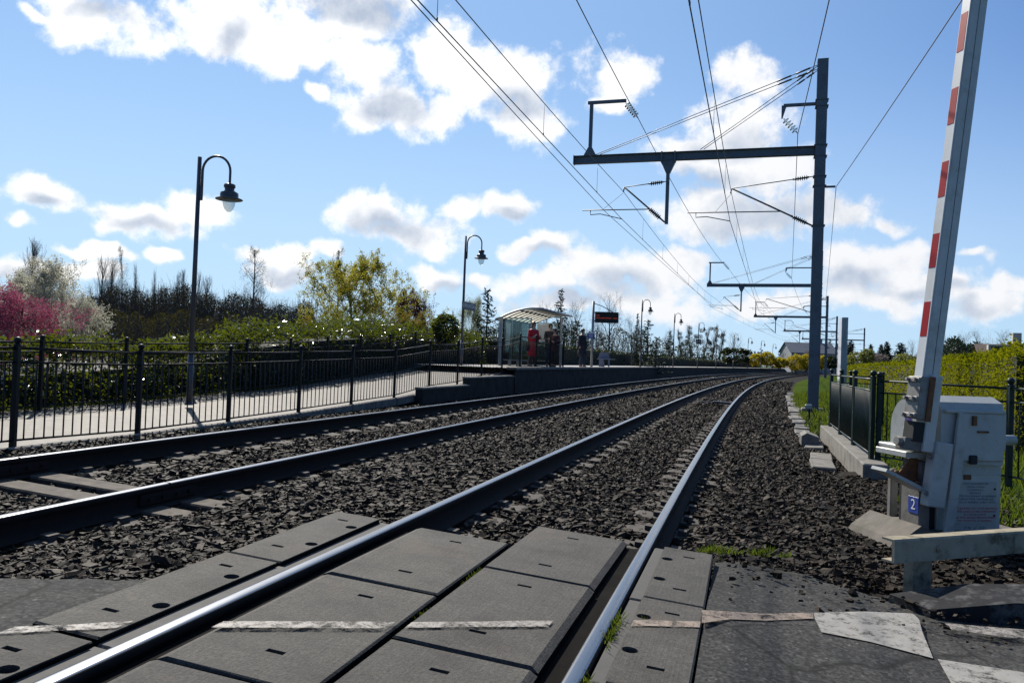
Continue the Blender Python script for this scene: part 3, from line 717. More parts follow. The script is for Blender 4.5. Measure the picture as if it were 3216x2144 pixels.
def track_mat(s, off, dz=0.0):
    q = P(s, off, zplane(off)+dz)
    return Matrix.Translation(q) @ Matrix.Rotation(-TH(s), 4, 'Z') @ Matrix.Rotation(math.atan(CANT1/GAU), 4, 'Y')
def put(name, me, s, off, dz, jit=.006):
    ob = link(name, me); ob.matrix_world = track_mat(s, off, dz+random.uniform(-jit, jit)*.6) @ Matrix.Rotation(random.uniform(-jit, jit), 4, 'Z') @ Matrix.Rotation(random.uniform(-jit, jit)*.8, 4, 'X')
    ob.parent = deck; ob.matrix_parent_inverse = Matrix.Translation(deck.location).inverted(); return ob
for k in range(6):
    sL, sR = 5.55-LP*(k+.5), 6.13-LP*(k+.5)
    put('concrete_panel', mLO, sL, -1.02, .004); put('rubber_strip', mST, sL, -.832, -.008)
    put('concrete_panel', mIL, sL, -.318, -.002); put('concrete_panel', mIR, sR, .318, -.002)
    put('concrete_panel', mRO, sR, 1.02, .004); put('rubber_strip', mST, sR, .835, -.012)

for k in range(6):
    for of in (-.665, .665):
        sM = (5.55 if of < 0 else 6.13)-LP*(k+.5)
        ob = link('flangeway_fill', MB().box((0, 0, -.075), (.085, LP, .05)).mesh('flangeway_fill', M['deck_side'])); ob.matrix_world = track_mat(sM, of, 0); reparent(ob, deck)  # added floor strip, coloured near-black like the shade in the gap
# ------------------------------------------------------------------ road
def zroad(s, off):
    return np.where(off > 0, np.interp(off, [1.17, 1.9, 2.6, 12], [-.040, -.105, -.125, -.16]), zplane(off)-.012)
def road_part(far, near, cols):
    """grid between a far edge given as s(off) and a near edge"""
    v = []; f = []; k = 14
    for o_ in cols:
        sf = float(np.interp(o_, [a for a, b in far], [b for a, b in far]))+random.uniform(-.05, .05)
        for j in range(k):
            s = near+(sf-near)*(j/(k-1)); v.append(PA(np.array(s), np.array(o_), zroad(s, o_)-(.05 if j == k-1 else 0)))
    n = len(cols)
    for i in range(n-1):
        for j in range(k-1): f.append((i*k+j, (i+1)*k+j, (i+1)*k+j+1, i*k+j+1))
    return v, f
cr = np.concatenate([[1.178], np.arange(1.25, 4, .12), np.arange(4, 12, .8)])
v1, f1 = road_part([(1.17,6.20),(1.7,6.36),(2.05,6.15),(2.3,5.9),(12,9.5)], -9, cr)
cl = np.concatenate([np.arange(-2.85, -1.19, .09), [-1.178]])
v2, f2 = road_part([(-2.85,3.1),(-1.75,3.68),(-1.47,3.86),(-1.17,4.15)], -9, cl)
nv = len(v1)
road = link('road', fast_mesh('road', np.array(v1+v2), np.array(f1+[tuple(i+nv for i in q) for q in f2]), [M['asphalt']], True)); prop(road, kind='structure')
def paint(poly, mat_, dz=.004, sub=1):
    """poly: list of (s, off)"""
    vs = []
    for s, off in poly:
        z = float(zroad(s, off)) if (off > 1.18 or off < -1.18) else zplane(off)+.004
        vs.append(P(s, off, z+dz))
    c = sum(vs, Vector())/len(vs)
    ob = MB().add([v-c for v in vs], [tuple(range(len(vs)))]).build('painted_line', mat_, road, c); return ob
def fl(off, e): return 3.94+.655*off+e            # skewed line across the deck (s as a function of off)
def band(o0, o1, mat_, w=.040):
    def s_(o_, e): return float(np.interp(o_, [-1.17,-.86,-.62,0,.64,.87,1.15], [3.12,3.39,3.54,3.93,4.36,4.51,4.68]))+e
    n = 4; top = [(s_(o0+(o1-o0)*k/n, w+random.uniform(-.006,.006)), o0+(o1-o0)*k/n) for k in range(n+1)]
    bot = [(s_(o0+(o1-o0)*k/n, -w+random.uniform(-.006,.006)), o0+(o1-o0)*k/n) for k in range(n+1)]
    paint(bot+top[::-1], mat_, .005)
band(-1.165, -.875, M['line_paint']); band(-.60, -.03, M['line_paint']); band(.03, .55, M['line_paint']); band(.875, 1.165, M['line_warm'])
def sod(x, y): return SO(x, y)
def paintxy(pts, mat_): paint([sod(x, y) for x, y in pts], mat_, .006)
paintxy([(.93,3.72),(1.10,3.86),(1.30,3.93),(1.56,4.0),(1.60,4.13),(1.32,4.05),(1.12,3.99),(.96,3.86)], M['line_warm'])
paintxy([(1.565,4.0),(1.53,3.83),(1.73,3.74),(1.95,3.62),(2.08,3.95),(2.17,4.17),(2.19,4.27),(1.9,4.21),(1.605,4.13)], M['line_paint2'])
paintxy([(1.96,3.59),(2.29,3.51),(2.6,3.42),(2.5,3.15),(2.05,3.22),(1.87,3.32)], M['line_paint2'])
paintxy([(2.28,4.12),(2.8,4.05),(3.2,4.0),(3.2,3.92),(2.7,3.95),(2.27,4.05)], M['line_paint'])

# ------------------------------------------------------------------ ballast stones
def rock_shapes(kind, n=24):
    if kind == 0:      # broken chips: skewed blocks
        iv = np.array([(-1,-1,-1),(1,-1,-1),(1,1,-1),(-1,1,-1),(-1,-1,1),(1,-1,1),(1,1,1),(-1,1,1)], float)*.72
        fi = np.array([(0,1,5),(0,5,4),(1,2,6),(1,6,5),(2,3,7),(2,7,6),(3,0,4),(3,4,7),(4,5,6),(4,6,7),(1,0,3),(1,3,2)])
    else:              # pointed chips for the distance
        iv = np.array([(1,0,0),(0,1,0),(-1,0,0),(0,-1,0),(.2,.1,1),(-.1,.2,-1)], float)
        fi = np.array([(0,1,4),(1,2,4),(2,3,4),(3,0,4),(1,0,5),(2,1,5),(3,2,5),(0,3,5)])
    out = []
    for _ in range(n):
        v = iv+RNG.uniform(-.42, .42, iv.shape)
        out.append(v*np.array([RNG.uniform(.85, 1.6), RNG.uniform(.6, 1.1), RNG.uniform(.38, .8)]))
    return np.array(out), fi
ROCKS2 = [rock_shapes(0), rock_shapes(1)]
def randrot(n):
    q = RNG.normal(size=(n, 4)); q /= np.linalg.norm(q, axis=1)[:, None]; w, x, y, z = q.T
    return np.stack([np.stack([1-2*(y*y+z*z), 2*(x*y-z*w), 2*(x*z+y*w)], -1), np.stack([2*(x*y+z*w), 1-2*(x*x+z*z), 2*(y*z-x*w)], -1), np.stack([2*(x*z-y*w), 2*(y*z+x*w), 1-2*(x*x+y*y)], -1)], 1)
def stones(S_, O_, Z_, size, kind=0):
    ROCKS, RFI = ROCKS2[kind]; n = len(S_); base = PA(S_, O_, Z_); v = ROCKS[RNG.integers(0, len(ROCKS), n)]
    # mostly lying flat: random yaw plus modest tilt
    a = RNG.uniform(0, 2*np.pi, n); Rz = np.zeros((n, 3, 3)); Rz[:, 0, 0] = np.cos(a); Rz[:, 0, 1] = -np.sin(a); Rz[:, 1, 0] = np.sin(a); Rz[:, 1, 1] = np.cos(a); Rz[:, 2, 2] = 1
    tl = RNG.normal(0, .7, n); ax = np.zeros((n, 3, 3)); ax[:, 0, 0] = 1; ax[:, 1, 1] = np.cos(tl); ax[:, 1, 2] = -np.sin(tl); ax[:, 2, 1] = np.sin(tl); ax[:, 2, 2] = np.cos(tl)
    v = np.einsum('nij,nkj->nki', Rz@ax, v*size[:, None, None])+base[:, None, :]
    f = RFI[None]+(np.arange(n)*len(ROCKS[0]))[:, None, None]
    tone = np.clip(np.repeat(RNG.beta(1.7, 2.5, n), len(RFI)), 0, 1)
    return v.reshape(-1, 3), f.reshape(-1, 3), tone
def allowed(s, off):
    ok = np.ones(len(s), bool)
    for r in (-.7525, .7525, -DTRK-.7525, -DTRK+.7525): ok &= np.abs(off-r) > .11
    ondeck = ((off > -1.19) & (off < 0.0) & (s < 5.56)) | ((off > 0.) & (off < 1.19) & (s < 6.14)); ok &= ~ondeck
    farR = np.interp(off, [1.17, 1.7, 2.05, 2.3, 12], [6.2, 6.36, 6.15, 5.9, 9.5]); ok &= ~((off > 1.17) & (s < farR-.03))
    farL = np.interp(off, [-2.85, -1.75, -1.47, -1.17], [3.1, 3.68, 3.86, 4.15]); ok &= ~((off < -1.17) & (off > -2.9) & (s < farL-.02))
    ok &= ~((s > 17.7) & (off < PEDGE+.02)); ok &= off > -6.12
    ok &= ~((off > 2.1) & (s < 6.6)) & ~((off > 2.70) & (s > 11.4) & (s < 18.7)) & ~((off > 2.55) & (s < 9.2) & (s > 7.2))
    # leave the tops of the sleepers mostly clear
    for c, ph, pr_ in ((0., .2, .45), (-DTRK, 1.32, .9)):
        ds = np.abs(((s-ph+.3) % .6)-.3); sl = (ds < .135) & (np.abs(np.abs(off-c)-.7525) < .31); ok &= ~(sl & (RNG.random(len(s)) < pr_))
    ok &= ~((np.abs(s-6.1) < .37) & (np.abs(off+DTRK) < 1.25) & (RNG.random(len(s)) < .85))
    return ok
VV = []; FF = []; TT = []; nb = 0
for s0, s1, den, sz in ((1.5, 6, 2700, .0158), (6, 10, 1750, .018), (10, 16, 980, .022), (16, 28, 460, .029), (28, 48, 140, .044), (48, 80, 42, .066)):
    n = int((s1-s0)*9.0*den); s = RNG.uniform(s0, s1, n); off = RNG.uniform(-6.1, 2.75, n)
    vis = PA(s, off, 0.); ang = np.abs(np.arctan2(vis[:, 0], vis[:, 1])) < .66
    k = allowed(s, off) & ang; s, off = s[k], off[k]; n = len(s)
    size = sz*RNG.lognormal(0, .34, n)
    z = zbed(off)+RNG.uniform(-.004, .030, n)+.012
    z = np.where(np.abs(off+1.85) < .8, z+.012, z)
    v, f, t = stones(s, off, z, size, 0 if s0 < 9 else 1); VV.append(v); FF.append(f+nb); TT.append(t); nb += len(v)
# loose stones strewn near the barrier and over the road edge
n = 9000; s = RNG.uniform(4.5, 12, n); off = RNG.uniform(2.45, 5.2, n); k = ~((s < 6.3) & (off < 2.6)); s, off = s[k], off[k]
v, f, t = stones(s, off, np.interp(off, [2.35, 2.6, 3.0, 6.5], [-.30, -.19, -.17, -.18]), .014*RNG.lognormal(0, .4, len(s))); VV.append(v); FF.append(f+nb); TT.append(t); nb += len(v)
n = 1500; s = RNG.uniform(5.2, 6.6, n); off = RNG.uniform(1.25, 3.0, n); farR = np.interp(off, [1.17, 1.7, 2.05, 2.3, 12], [6.2, 6.36, 6.15, 5.9, 9.5]); k = (s < farR-.02) & (RNG.random(n) < np.exp(-(farR-s)*3.2)); s, off = s[k], off[k]
v, f, t = stones(s, off, zroad(s, off)+.004, .0085*RNG.lognormal(0, .45, len(s))); VV.append(v); FF.append(f+nb); TT.append(t); nb += len(v)
ballast = link('ballast', fast_mesh('ballast', np.concatenate(VV), np.concatenate(FF), [M['ballast']], False, np.concatenate(TT))); prop(ballast, 'loose grey brown ballast stones around the rails', 'ballast', kind='stuff')
print('ballast tris', sum(len(f) for f in FF))
# ------------------------------------------------------------------ railings
def fence_protos(mat_, h, bar=.008):
    post = MB().box((0, 0, h/2-.02), (.055, .055, h-.04+.10)).lathe([(.0001,.0),(.030,.0),(.034,.012),(.030,.022),(.022,.03)], (0,0,h-.01), 12).lathe([(.022,.0),(.036,.012),(.042,.032),(.036,.054),(.020,.068),(.0001,.072)], (0,0,h+.018), 12).mesh('post', mat_)
    return post
def make_fence(name, label, pts, zs, h, mat_, spacing=.134, rails=(.06, .83, .97), cat='railing', toprail=True, group=None):
    """pts: post positions in plan, zs: ground height at every post"""
    root = empty(name, (pts[0][0], pts[0][1], zs[0]), 0, label, cat, group)
    pm_ = fence_protos(mat_, h)
    zb, zt, zc = rails[0]*h, rails[1]*h, rails[2]*h
    picket = MB().tube([(0,0,zb), (0,0,zt)], .0085, 6).mesh('picket', mat_)
    for (x, y), z in zip(pts, zs):
        ob = link('post', pm_, None, (x, y, z)); reparent(ob, root)
    for i in range(len(pts)-1):
        a = Vector((*pts[i], zs[i])); b = Vector((*pts[i+1], zs[i+1])); d = b-a; ln = Vector((d.x, d.y, 0)).length
        for zz, r in ((zb, .013), (zt, .013), (zc, .016)):
            mb = MB().tube([Vector((0,0,0)), d], r, 6)
            ob = mb.build('rail_bar', mat_, None, a+Vector((0,0,zz))); reparent(ob, root)
        n = max(1, int(round(ln/spacing))-1)
        for k in range(1, n+1):
            t = k/(n+1); q = a+d*t
            ob = link('picket', picket, None, q); reparent(ob, root)
    return root
FO = -DTRK-2.5
fs_ = [3.8, 5.72, 7.62, 9.44, 11.3, 13.25, 15.15, 17.1, 19.05, 20.95, 22.85, 24.75, 26.65, 28.6, 30.55, 32.6]
fz_ = [.0, .0, .01, -.02, .01, .055, .105, .16, .33, .39, .54, .58, .80, .82, .82, .82]
make_fence('path_railing', 'black metal railing with ball topped posts between the path and the tracks', [tuple(P(s, FO)[:2]) for s in fs_], fz_, 1.095, M['fence'])
bs_ = [7.4, 9.2, 11.05, 12.85, 14.65, 16.45, 18.2, 19.95, 21.8, 23.7, 25.6, 27.5]
make_fence('hedge_railing', 'black metal railing with ball topped posts at the foot of the laurel hedge', [tuple(P(s, -9.62)[:2]) for s in bs_], [float(zpath(s))+.02 for s in bs_], 1.12, M['fence'], .14)
# right hand railing on its plinth
RP = [P(12.35, 2.92), P(14.3, 2.92), P(16.3, 2.92), P(18.3, 2.92)]
plinth = MB(); a, b = P(11.75, 2.9), P(18.55, 2.9); ln = (b-a).length; mid = (a+b)/2
ob = MB().box((0, 0, 0), (.30, ln, .42), bev=.015).build('fence_plinth', M['concrete_old'], None, (mid.x, mid.y, -.205), (0, 0, -TH(15)))
prop(ob, 'weathered concrete plinth under the green railing beside the ballast', 'plinth')
make_fence('plinth_railing', 'dark green railing standing on the concrete plinth beside the track', [tuple(q[:2]) for q in RP]+[(7.4,17.35),(8.2,17.55)], [.005]*4+[-.02]*2, 1.08, M['fence_green'], .125)
c0 = RP[0]
make_fence('roadside_railing', 'dark green railing behind the barrier machine, in front of the lawn', [(c0.x+.06, c0.y-.06), (5.62, 8.95), (6.05, 7.1), (6.5, 5.2)], [-.01, -.02, -.04, -.06], 1.08, M['fence_green'], .125)

# cable trough covers and stones along the right edge of the ballast
ctr = empty('cable_trough', P(13.2, 2.4, -.25), 0, 'row of flat grey concrete cable trough covers along the right ballast edge', 'cable trough')
for s in np.arange(13.2, 46, 1.0):
    if random.random() < .18: continue
    q = P(s, 2.42+.012*(s-13)+random.uniform(-.05, .05), -.245+random.uniform(-.02, .03))
    ob = MB().box((0, 0, 0), (.32, .86, .09), bev=.015).build('cover', M['concrete_old'], None, q, (random.uniform(-.03,.03), random.uniform(-.05,.05), -TH(s)+random.uniform(-.08,.08))); reparent(ob, ctr)
ob = MB().prism([(-.15,-.16),(.15,-.16),(.15,.09),(-.06,.16),(-.15,.10)], 'y', -.35, .35).build('concrete_block', M['concrete_old'], None, P(16.6, 2.42, -.16), (0,0,-TH(16)))
prop(ob, 'loose upright concrete block beside the far end of the fence plinth', 'block')
# small trackside box on a stake by the big mast
root = empty('trackside_box', P(24.2, 2.85, -.25), -TH(24), 'small grey box on a dark stake beside the foot of the nearest catenary mast', 'junction box')
MB().box((0,0,.14), (.05,.05,.34)).build('stake', M['black'], root); MB().box((-.02,0,.36), (.19,.16,.13), bev=.02).build('box', M['alu'], root); MB().tube([(0.05,0,.3),(.14,.05,.12),(.17,.12,.02)], .012, 6).build('cable', M['black'], root)

# ------------------------------------------------------------------ level crossing barrier
BA = R(10); BX = Vector((math.cos(BA), math.sin(BA), 0)); BP0 = Vector((3.44, 6.56, 0))
bar = empty('crossing_barrier', BP0, BA, 'white level crossing barrier machine with raised red and white striped arm', 'barrier')
def bb(c, d, name, mat_, bev=.0, parent=bar, rot=None):
    return MB().box(c, d, rot, 0, bev).build(name, mat_, parent)
ZG = -.17
bb((-.0, .12, .13), (.10, .24, .62), 'pedestal', M['concrete_old'], .012)                        # left cheek with the number plate
bb((.43, .22, .14), (.60, .40, .58), 'cabinet', M['white_paint'], .012)
bb((.08, .20, .10), (.12, .30, .50), 'recess', M['black'])
# housing with rounded top: profile in the y-z plane of the machine, extruded across
prof = []
for t in np.linspace(0, 1, 9): prof.append((.40-.13*(1-math.cos(t*math.pi/2)), .72+.25*math.sin(t*math.pi/2)))
prof += [(.10, .985), (-.01, .935), (-.035, .86), (-.035, .425), (.40, .425)]
hs = MB().prism(prof[::-1], 'x', .10, .69).build('housing', M['white_paint'], bar)
bb((.40, -.05, .865), (.56, .035, .03), 'rain_lip', M['white_paint'], .006, hs)
bb((.48, -.045, .655), (.40, .02, .40), 'hatch', M['white_paint'], .012, hs)
bb((.47, -.062, .70), (.10, .02, .016), 'latch', M['rust'], 0, hs)
bb((.385, -.06, .47), (.075, .03, .075), 'reflector_box', M['black'], .01, hs)
bb((.385, -.05, .79), (.035, .05, .08), 'hinge', M['rust'], .0, hs)
bb((.69, .0, .70), (.05, .08, .32), 'side_rib', M['white_paint'], .012, hs)
MB().tube([(.67,.18,.615),(.98,.18,.615)], .045, 14).build('pipe_stub', M['white_paint'], hs)
# left cheek of the drive with round back, lit by the sun
pc = [(.02,.56)]+[(.36-.20*(1-math.cos(t)), .70+.25*math.sin(t)) for t in np.linspace(0, math.pi/2, 8)]+[(.02,.965)]
pc = [(.36,.56)] + pc[1:-1] + [(.02,.95), (.02,.56)]
ck = MB().prism(pc[::-1], 'x', -.075, .10).build('drive_cheek', M['white_paint'], bar)
bb((-.078, .135, .80), (.004, .07, .16), 'maker_plate', M['purple'], 0, ck)
pl = bb((-.078, .13, .675), (.004, .115, .075), 'maker_label', M['ink_white'], .001, ck)
tm = link('lettering', text_mesh('SICA', .042, M['ink_dark']), ck); tm.matrix_local = Matrix.Translation((-.0815, .13, .675)) @ Matrix.Rotation(-math.pi/2, 4, 'Z') @ Matrix.Rotation(math.pi/2, 4, 'X')
bb((-.02, .16, .545), (.30, .46, .035), 'flange', M['white_paint'], .008, ck)
bb((-.10, .14, .50), (.26, .40, .05), 'lower_flange', M['white_paint'], .006, ck)
bb((-.11, .06, .575), (.05, .05, .03), 'flange_nut', M['galv'], .006, ck)
# the arm and its counterweight turn about the drive shaft and lean a little
LEAN = math.atan((.192+.155)/(4.226-1.155)); piv = Vector((-.155, -.15, 1.155))
AM = Matrix.Translation((-.155, -.15, 1.155)) @ Matrix.Rotation(LEAN, 4, 'Y')
arm = MB().box((.072, .055, 1.86), (.148, .105, 3.78), bev=.006).build('arm', M['arm_side'], bar); arm.matrix_local = AM
def onarm(c, d, name, mat_, bev=0, parent=arm): return MB().box(c, d, None, 0, bev).build(name, mat_, parent)
onarm((-.0045, .055, 1.86), (.008, .10, 3.78), 'white_face', M['arm_white'], .001)
zz = [4.14,3.817,3.511,3.209,2.9,2.607,2.305,2.025,1.746,1.465]
for za, zb in list(zip(zz[0::2], zz[1::2])) + [(4.74, 4.44)]:
    za2, zb2 = (za-1.155)/math.cos(LEAN), (zb-1.155)/math.cos(LEAN)
    onarm((-.0095, .058, (za2+zb2)/2), (.004, .076, za2-zb2), 'red_stripe', M['red'])
onarm((.075, .0015, 1.86), (.0025, .004, 3.74), 'channel_seam', M['steel_dark'])
onarm((-.012, .004, 1.86), (.008, .008, 3.78), 'edge_strip', M['arm_white'])
# clamp plates, bolts
cl1 = onarm((.005, .04, -.19), (.11, .16, .34), 'clamp_block', M['galv'], .006)
onarm((.045, -.048, -.19), (.045, .02, .36), 'clamp_rust', M['rust'], .003, arm)
onarm((.105, .04, -.30), (.10, .13, .62), 'lower_arm', M['arm_side'], .006)
for zq in (-.05, -.20, -.335):
    onarm((-.058, .045, zq), (.02, .16, .035), 'clamp_strap', M['galv'], .004)
    for yq in (-.005, .085): MB().tube([(-.095, yq, zq+.004), (-.05, yq, zq)], .014, 6).build('bolt', M['galv'], arm)
onarm((.02, .05, -.46), (.12, .12, .16), 'shaft_recess', M['black'], .0)
onarm((-.01, .06, -.565), (.16, .12, .10), 'shaft_plate', M['concrete_old'], .006)
MB().tube([(-.13, .06, -.555), (.05, .06, -.555)], .035, 12).build('drive_shaft', M['galv'], arm)
# counterweight box at the lower end
CWM = Matrix.Translation((-.02, -.15, .36)) @ Matrix.Rotation(LEAN*1.15, 4, 'Y')
cw = MB().box((0, 0, 0), (.15, .11, .52), bev=.008).build('counterweight', M['white_paint'], bar); cw.matrix_local = CWM
for zq in (.13, -.16):
    MB().tube([(-.105, -.01, zq), (-.07, -.01, zq)], .013, 6).tube([(-.084, -.01, zq), (-.076, -.01, zq)], .022, 10).build('bolt', M['galv'], cw)
strut = MB().box((0, 0, 0), (.09, .03, .98), bev=.004).build('counterweight_strut', M['white_paint'], bar); strut.matrix_local = Matrix.Translation((.215, -.075, .365)) @ Matrix.Rotation(LEAN*1.0, 4, 'Y')
# rusty tray bracket
tr = MB().box((0, 0, 0), (.40, .20, .03), bev=.003).build('bracket_tray', M['white_paint'], bar); tr.matrix_local = Matrix.Translation((-.26, -.02, .30)) @ Matrix.Rotation(R(24), 4, 'Y')
MB().box((.015, .0, .017), (.35, .19, .006)).build('rust_pad', M['rust'], tr)
for q in (-.08, .13): MB().tube([(q, -.05, .02), (q, -.05, .045)], .018, 8).build('bolt', M['rust'], tr)
MB().prism([(-.24,.33), (-.055,.52), (-.055,.21)], 'y', .03, .042).build('rust_gusset', M['rust'], bar)
# number plate, notice
npl = bb((-.0525, .072, .075), (.005, .125, .135), 'number_plate', M['blue'], .001)
tm = link('lettering', text_mesh('2', .12, M['ink_white']), npl); tm.matrix_local = Matrix.Translation((-.0565, .072, .075)) @ Matrix.Rotation(-math.pi/2, 4, 'Z') @ Matrix.Rotation(math.pi/2, 4, 'X')
ntc = bb((.475, .013, .105), (.40, .006, .345), 'notice_plate', M['arm_grey'], .001)
lines = [('FONCTIONNEMENT DE', 0), ("L'INSTALLATION", 0), ('COMMANDE A', 0), ('DISTANCE', 0), ('ARRETEZ-VOUS DEVANT LES BARRIERES', 0), ('ATTENDEZ POUR TRAVERSER QUE', 0), ('TOUTES LES BARRIERES SOIENT LEVEES', 0), ('', 0),
         ('TOUT INCIDENT OU TOUTE ANOMALIE', 1), ('RELEVEE DANS LE FONCTIONNEMENT', 1), ("DE L'INSTALLATION", 1), ('DOIT ETRE SIGNALE IMMEDIATEMENT', 1), ('PAR TELEPHONE AU NUMERO', 1)]
for i, (tx, red_) in enumerate(lines):
    if not tx: continue
    o_ = link('lettering', text_mesh(tx, .0225 if not red_ else .0235, M['ink_red'] if red_ else M['ink_dark'], .0004), ntc); o_.matrix_local = Matrix.Translation((.472, .009, .262-.0255*i)) @ Matrix.Rotation(math.pi/2, 4, 'X')
for zq in (.22, .0): MB().tube([(.655, .012, zq), (.655, .004, zq)], .009, 8).build('screw', M['black'], ntc)
n2 = bb((.475, .013, -.105), (.40, .006, .05), 'crossing_number_plate', M['arm_grey'], .001)
o_ = link('lettering', text_mesh('P.N. n° 210', .042, M['ink_dark'], .0004), n2); o_.matrix_local = Matrix.Translation((.475, .009, -.105)) @ Matrix.Rotation(math.pi/2, 4, 'X')
bb((.43, .02, .345), (.59, .01, .02), 'cabinet_lip', M['white_paint'], .003)
bb((.40, .016, .315), (.07, .01, .04), 'keyhole_cover', M['rust'], .003)
# concrete footing
ob = MB().prism([(-.35,-.25),(.95,-.25),(.95,-.13),(.0,-.12),(-.12,-.06),(-.30,-.18)], 'y', -.12, .55).build('barrier_footing', M['footing'], None, BP0, (0, 0, BA))
prop(ob, 'sloping concrete footing under the barrier machine', 'footing')
pt = empty('marker_post', (3.61, 7.47, -.18), 0, 'short grey post with rounded top behind the barrier bracket', 'post')
MB().box((0,0,.2), (.07,.07,.42), bev=.01).build('shaft', M['concrete_old'], pt); MB().lathe([(.035,.0),(.033,.02),(.02,.035),(.0001,.04)], (0,0,.41), 12).build('cap', M['concrete_old'], pt)

# ------------------------------------------------------------------ guard rail and kerb by the road
ga, gb = Vector((2.30, 4.80, .10)), Vector((4.6, 5.72, .10)); gd = (gb-ga); gl = gd.length; grz = math.atan2(gd.y, gd.x)
gr = empty('guard_rail', (2.66, 4.93, -.14), grz, 'low weathered guard rail with lichen stained beam in front of the barrier machine', 'guard rail')
ginv = Matrix.Rotation(-grz, 3, 'Z'); g0 = ginv @ (ga-gr.location)
cpro = [(-.02,-.07),(.0,-.07),(.0,-.058),(.035,-.056),(.035,.056),(.0,.058),(.0,.07),(-.02,.07),(-.03,.05),(-.03,-.05)]
beam = MB()
cc = [(-.045,-.07),(-.033,-.07),(-.033,-.012),(.02,-.005),(.02,.005),(-.033,.012)]
beam.prism([(-.05,-.068),(-.05,.062),(-.04,.072),(.045,.072),(.045,.060),(-.03,.058),(-.03,-.056),(.045,-.058),(.045,-.070)], 'x', 0, gl, c=g0).build('beam', M['guard'], gr)
for q in (.36, 1.9):
    MB().tube([(g0.x+q, g0.y-.062, g0.z), (g0.x+q, g0.y-.048, g0.z)], .022, 12).tube([(g0.x+q, g0.y-.07, g0.z), (g0.x+q, g0.y-.06, g0.z)], .012, 6).build('bolt', M['guard'], gr)
for q in (.36, 1.9):
    px = g0.x+q
    MB().prism([(-.085,.03),(-.08,-.035),(-.05,-.05),(.05,-.05),(.08,-.035),(.085,.03),(.07,.03),(.065,-.03),(-.065,-.03),(-.07,.03)], 'z', -.25, .20, c=(px, g0.y+.095, 0)).build('post', M['guard'], gr)
kb = MB(); kp = [(2.24,4.64),(2.33,4.36),(2.75,4.30),(3.4,4.33),(5.2,4.75),(5.2,5.15),(3.4,4.73),(2.7,4.66)]
top = [(x, y, -.045 if i not in (0, 1) else -.115) for i, (x, y) in enumerate(kp)]; bot = [(x, y, -.30) for x, y in kp]; n = len(kp)
ob = MB().add(top+bot, [(0,1,2,7),(7,2,3,6),(6,3,4,5)]+[(i, n+i, n+(i+1) % n, (i+1) % n) for i in range(n)]).build('kerb_stone', M['asphalt_kerb'], None)
prop(ob, 'dark kerb end with flaking white paint below the guard rail', 'kerb')

# ------------------------------------------------------------------ street lamps
def lamp_meshes():
    pole = MB().tube([(0,0,0),(0,0,.9)], .055, 12).tube([(0,0,.9),(0,0,4.45)], [.045,.036], 12).lathe([(.075,0),(.075,.03),(.055,.05)], (0,0,0), 12).mesh('pole', M['lamp'])
    pts = [(.062,0,3.72),(.062,0,4.05)]
    for t in np.linspace(math.pi, 0, 15): pts.append((.062+.245+.245*math.cos(t), 0, 4.21+.27*math.sin(t)))
    pts.append((.552,0,4.06)); pts.append((.552,0,3.98))
    arm_ = MB().tube(pts, .022, 10).box((.055,0,3.80), (.05,.045,.26), bev=.008).mesh('arm', M['lamp'])
    head = MB().lathe([(.0001,4.0),(.055,3.995),(.098,3.975),(.103,3.93),(.085,3.91),(.082,3.87),(.12,3.845),(.155,3.825),(.16,3.77),(.155,3.745),(.235,3.715),(.24,3.705),(.23,3.70),(.118,3.715),(.0001,3.73)], (.552,0,0), 24).mesh('lantern', M['lamp'])
    bowl = MB().lathe([(.112,3.712),(.112,3.66),(.10,3.59),(.075,3.53),(.04,3.49),(.012,3.478),(.0001,3.477)], (.552,0,0), 20).mesh('bowl', M['bowl'])
    return pole, arm_, head, bowl
LPM = lamp_meshes()
def lamp_at(label, x, y, z, h, rz):
    r = empty('street_lamp', (x, y, z), rz, label, 'street lamp', 'swan neck lamps along the path and platform'); r.scale = (h/4.45,)*3
    for nm, me in zip(('pole', 'arm', 'lantern'), LPM[:3]):
        ob = link(nm, me, r)
        if nm == 'lantern': link('bowl', LPM[3], ob)
    return r
def along(px, py, depth):                # point of the photograph at a given distance ahead
    d = ray_of(float(px), float(py)); return Vector((0, 0, CAMH))+d*(float(depth)/d.y)
LMP = [(590,493,620,.10,4.40,14.3),(1448,741,1459,.78,4.45,27.1)]
for (bx, ty, tx, z, h, dep), lb in zip(LMP, ('nearest swan neck street lamp, standing by the path in front of the hedge', 'street lamp carrying the dark station name sign, left of the shelter')):
    q = along((bx+tx)/2, 1000, dep); tp = along(tx, ty, dep); lamp_at(lb, q.x, q.y, z, tp.z-z, R(2))
FAR = [(2012,941.6),(2115,984),(2192,1013),(2250,1034),(2304,1049),(2349,1060.6),(2390,1070),(2427,1080)]
NTH = ['third street lamp from the camera, just right of the departure board','fourth street lamp from the camera along the platform','fifth street lamp from the camera, carrying a small square black sign','sixth street lamp from the camera along the platform','seventh street lamp, above the dark rounded bush','eighth street lamp, beside the yellow bushes','ninth street lamp along the platform, second from the far end','tenth and farthest street lamp at the platform end']
LAMPS = []
for (x, ty), lb in zip(FAR, NTH):
    hor = 1072+FPX*PITCH+(x-1608)*ROLL
    dep = 4.4*FPX/((hor-ty)+ (4.4-(.82+4.4-CAMH))/(.82+4.4-CAMH)*(hor-ty)); dep = (.82+4.4-CAMH)*FPX/(hor-ty)
    q = along(x, 1100, dep); LAMPS.append((q.x, q.y)); lamp_at(lb, q.x, q.y, .82, 4.4, R(2))
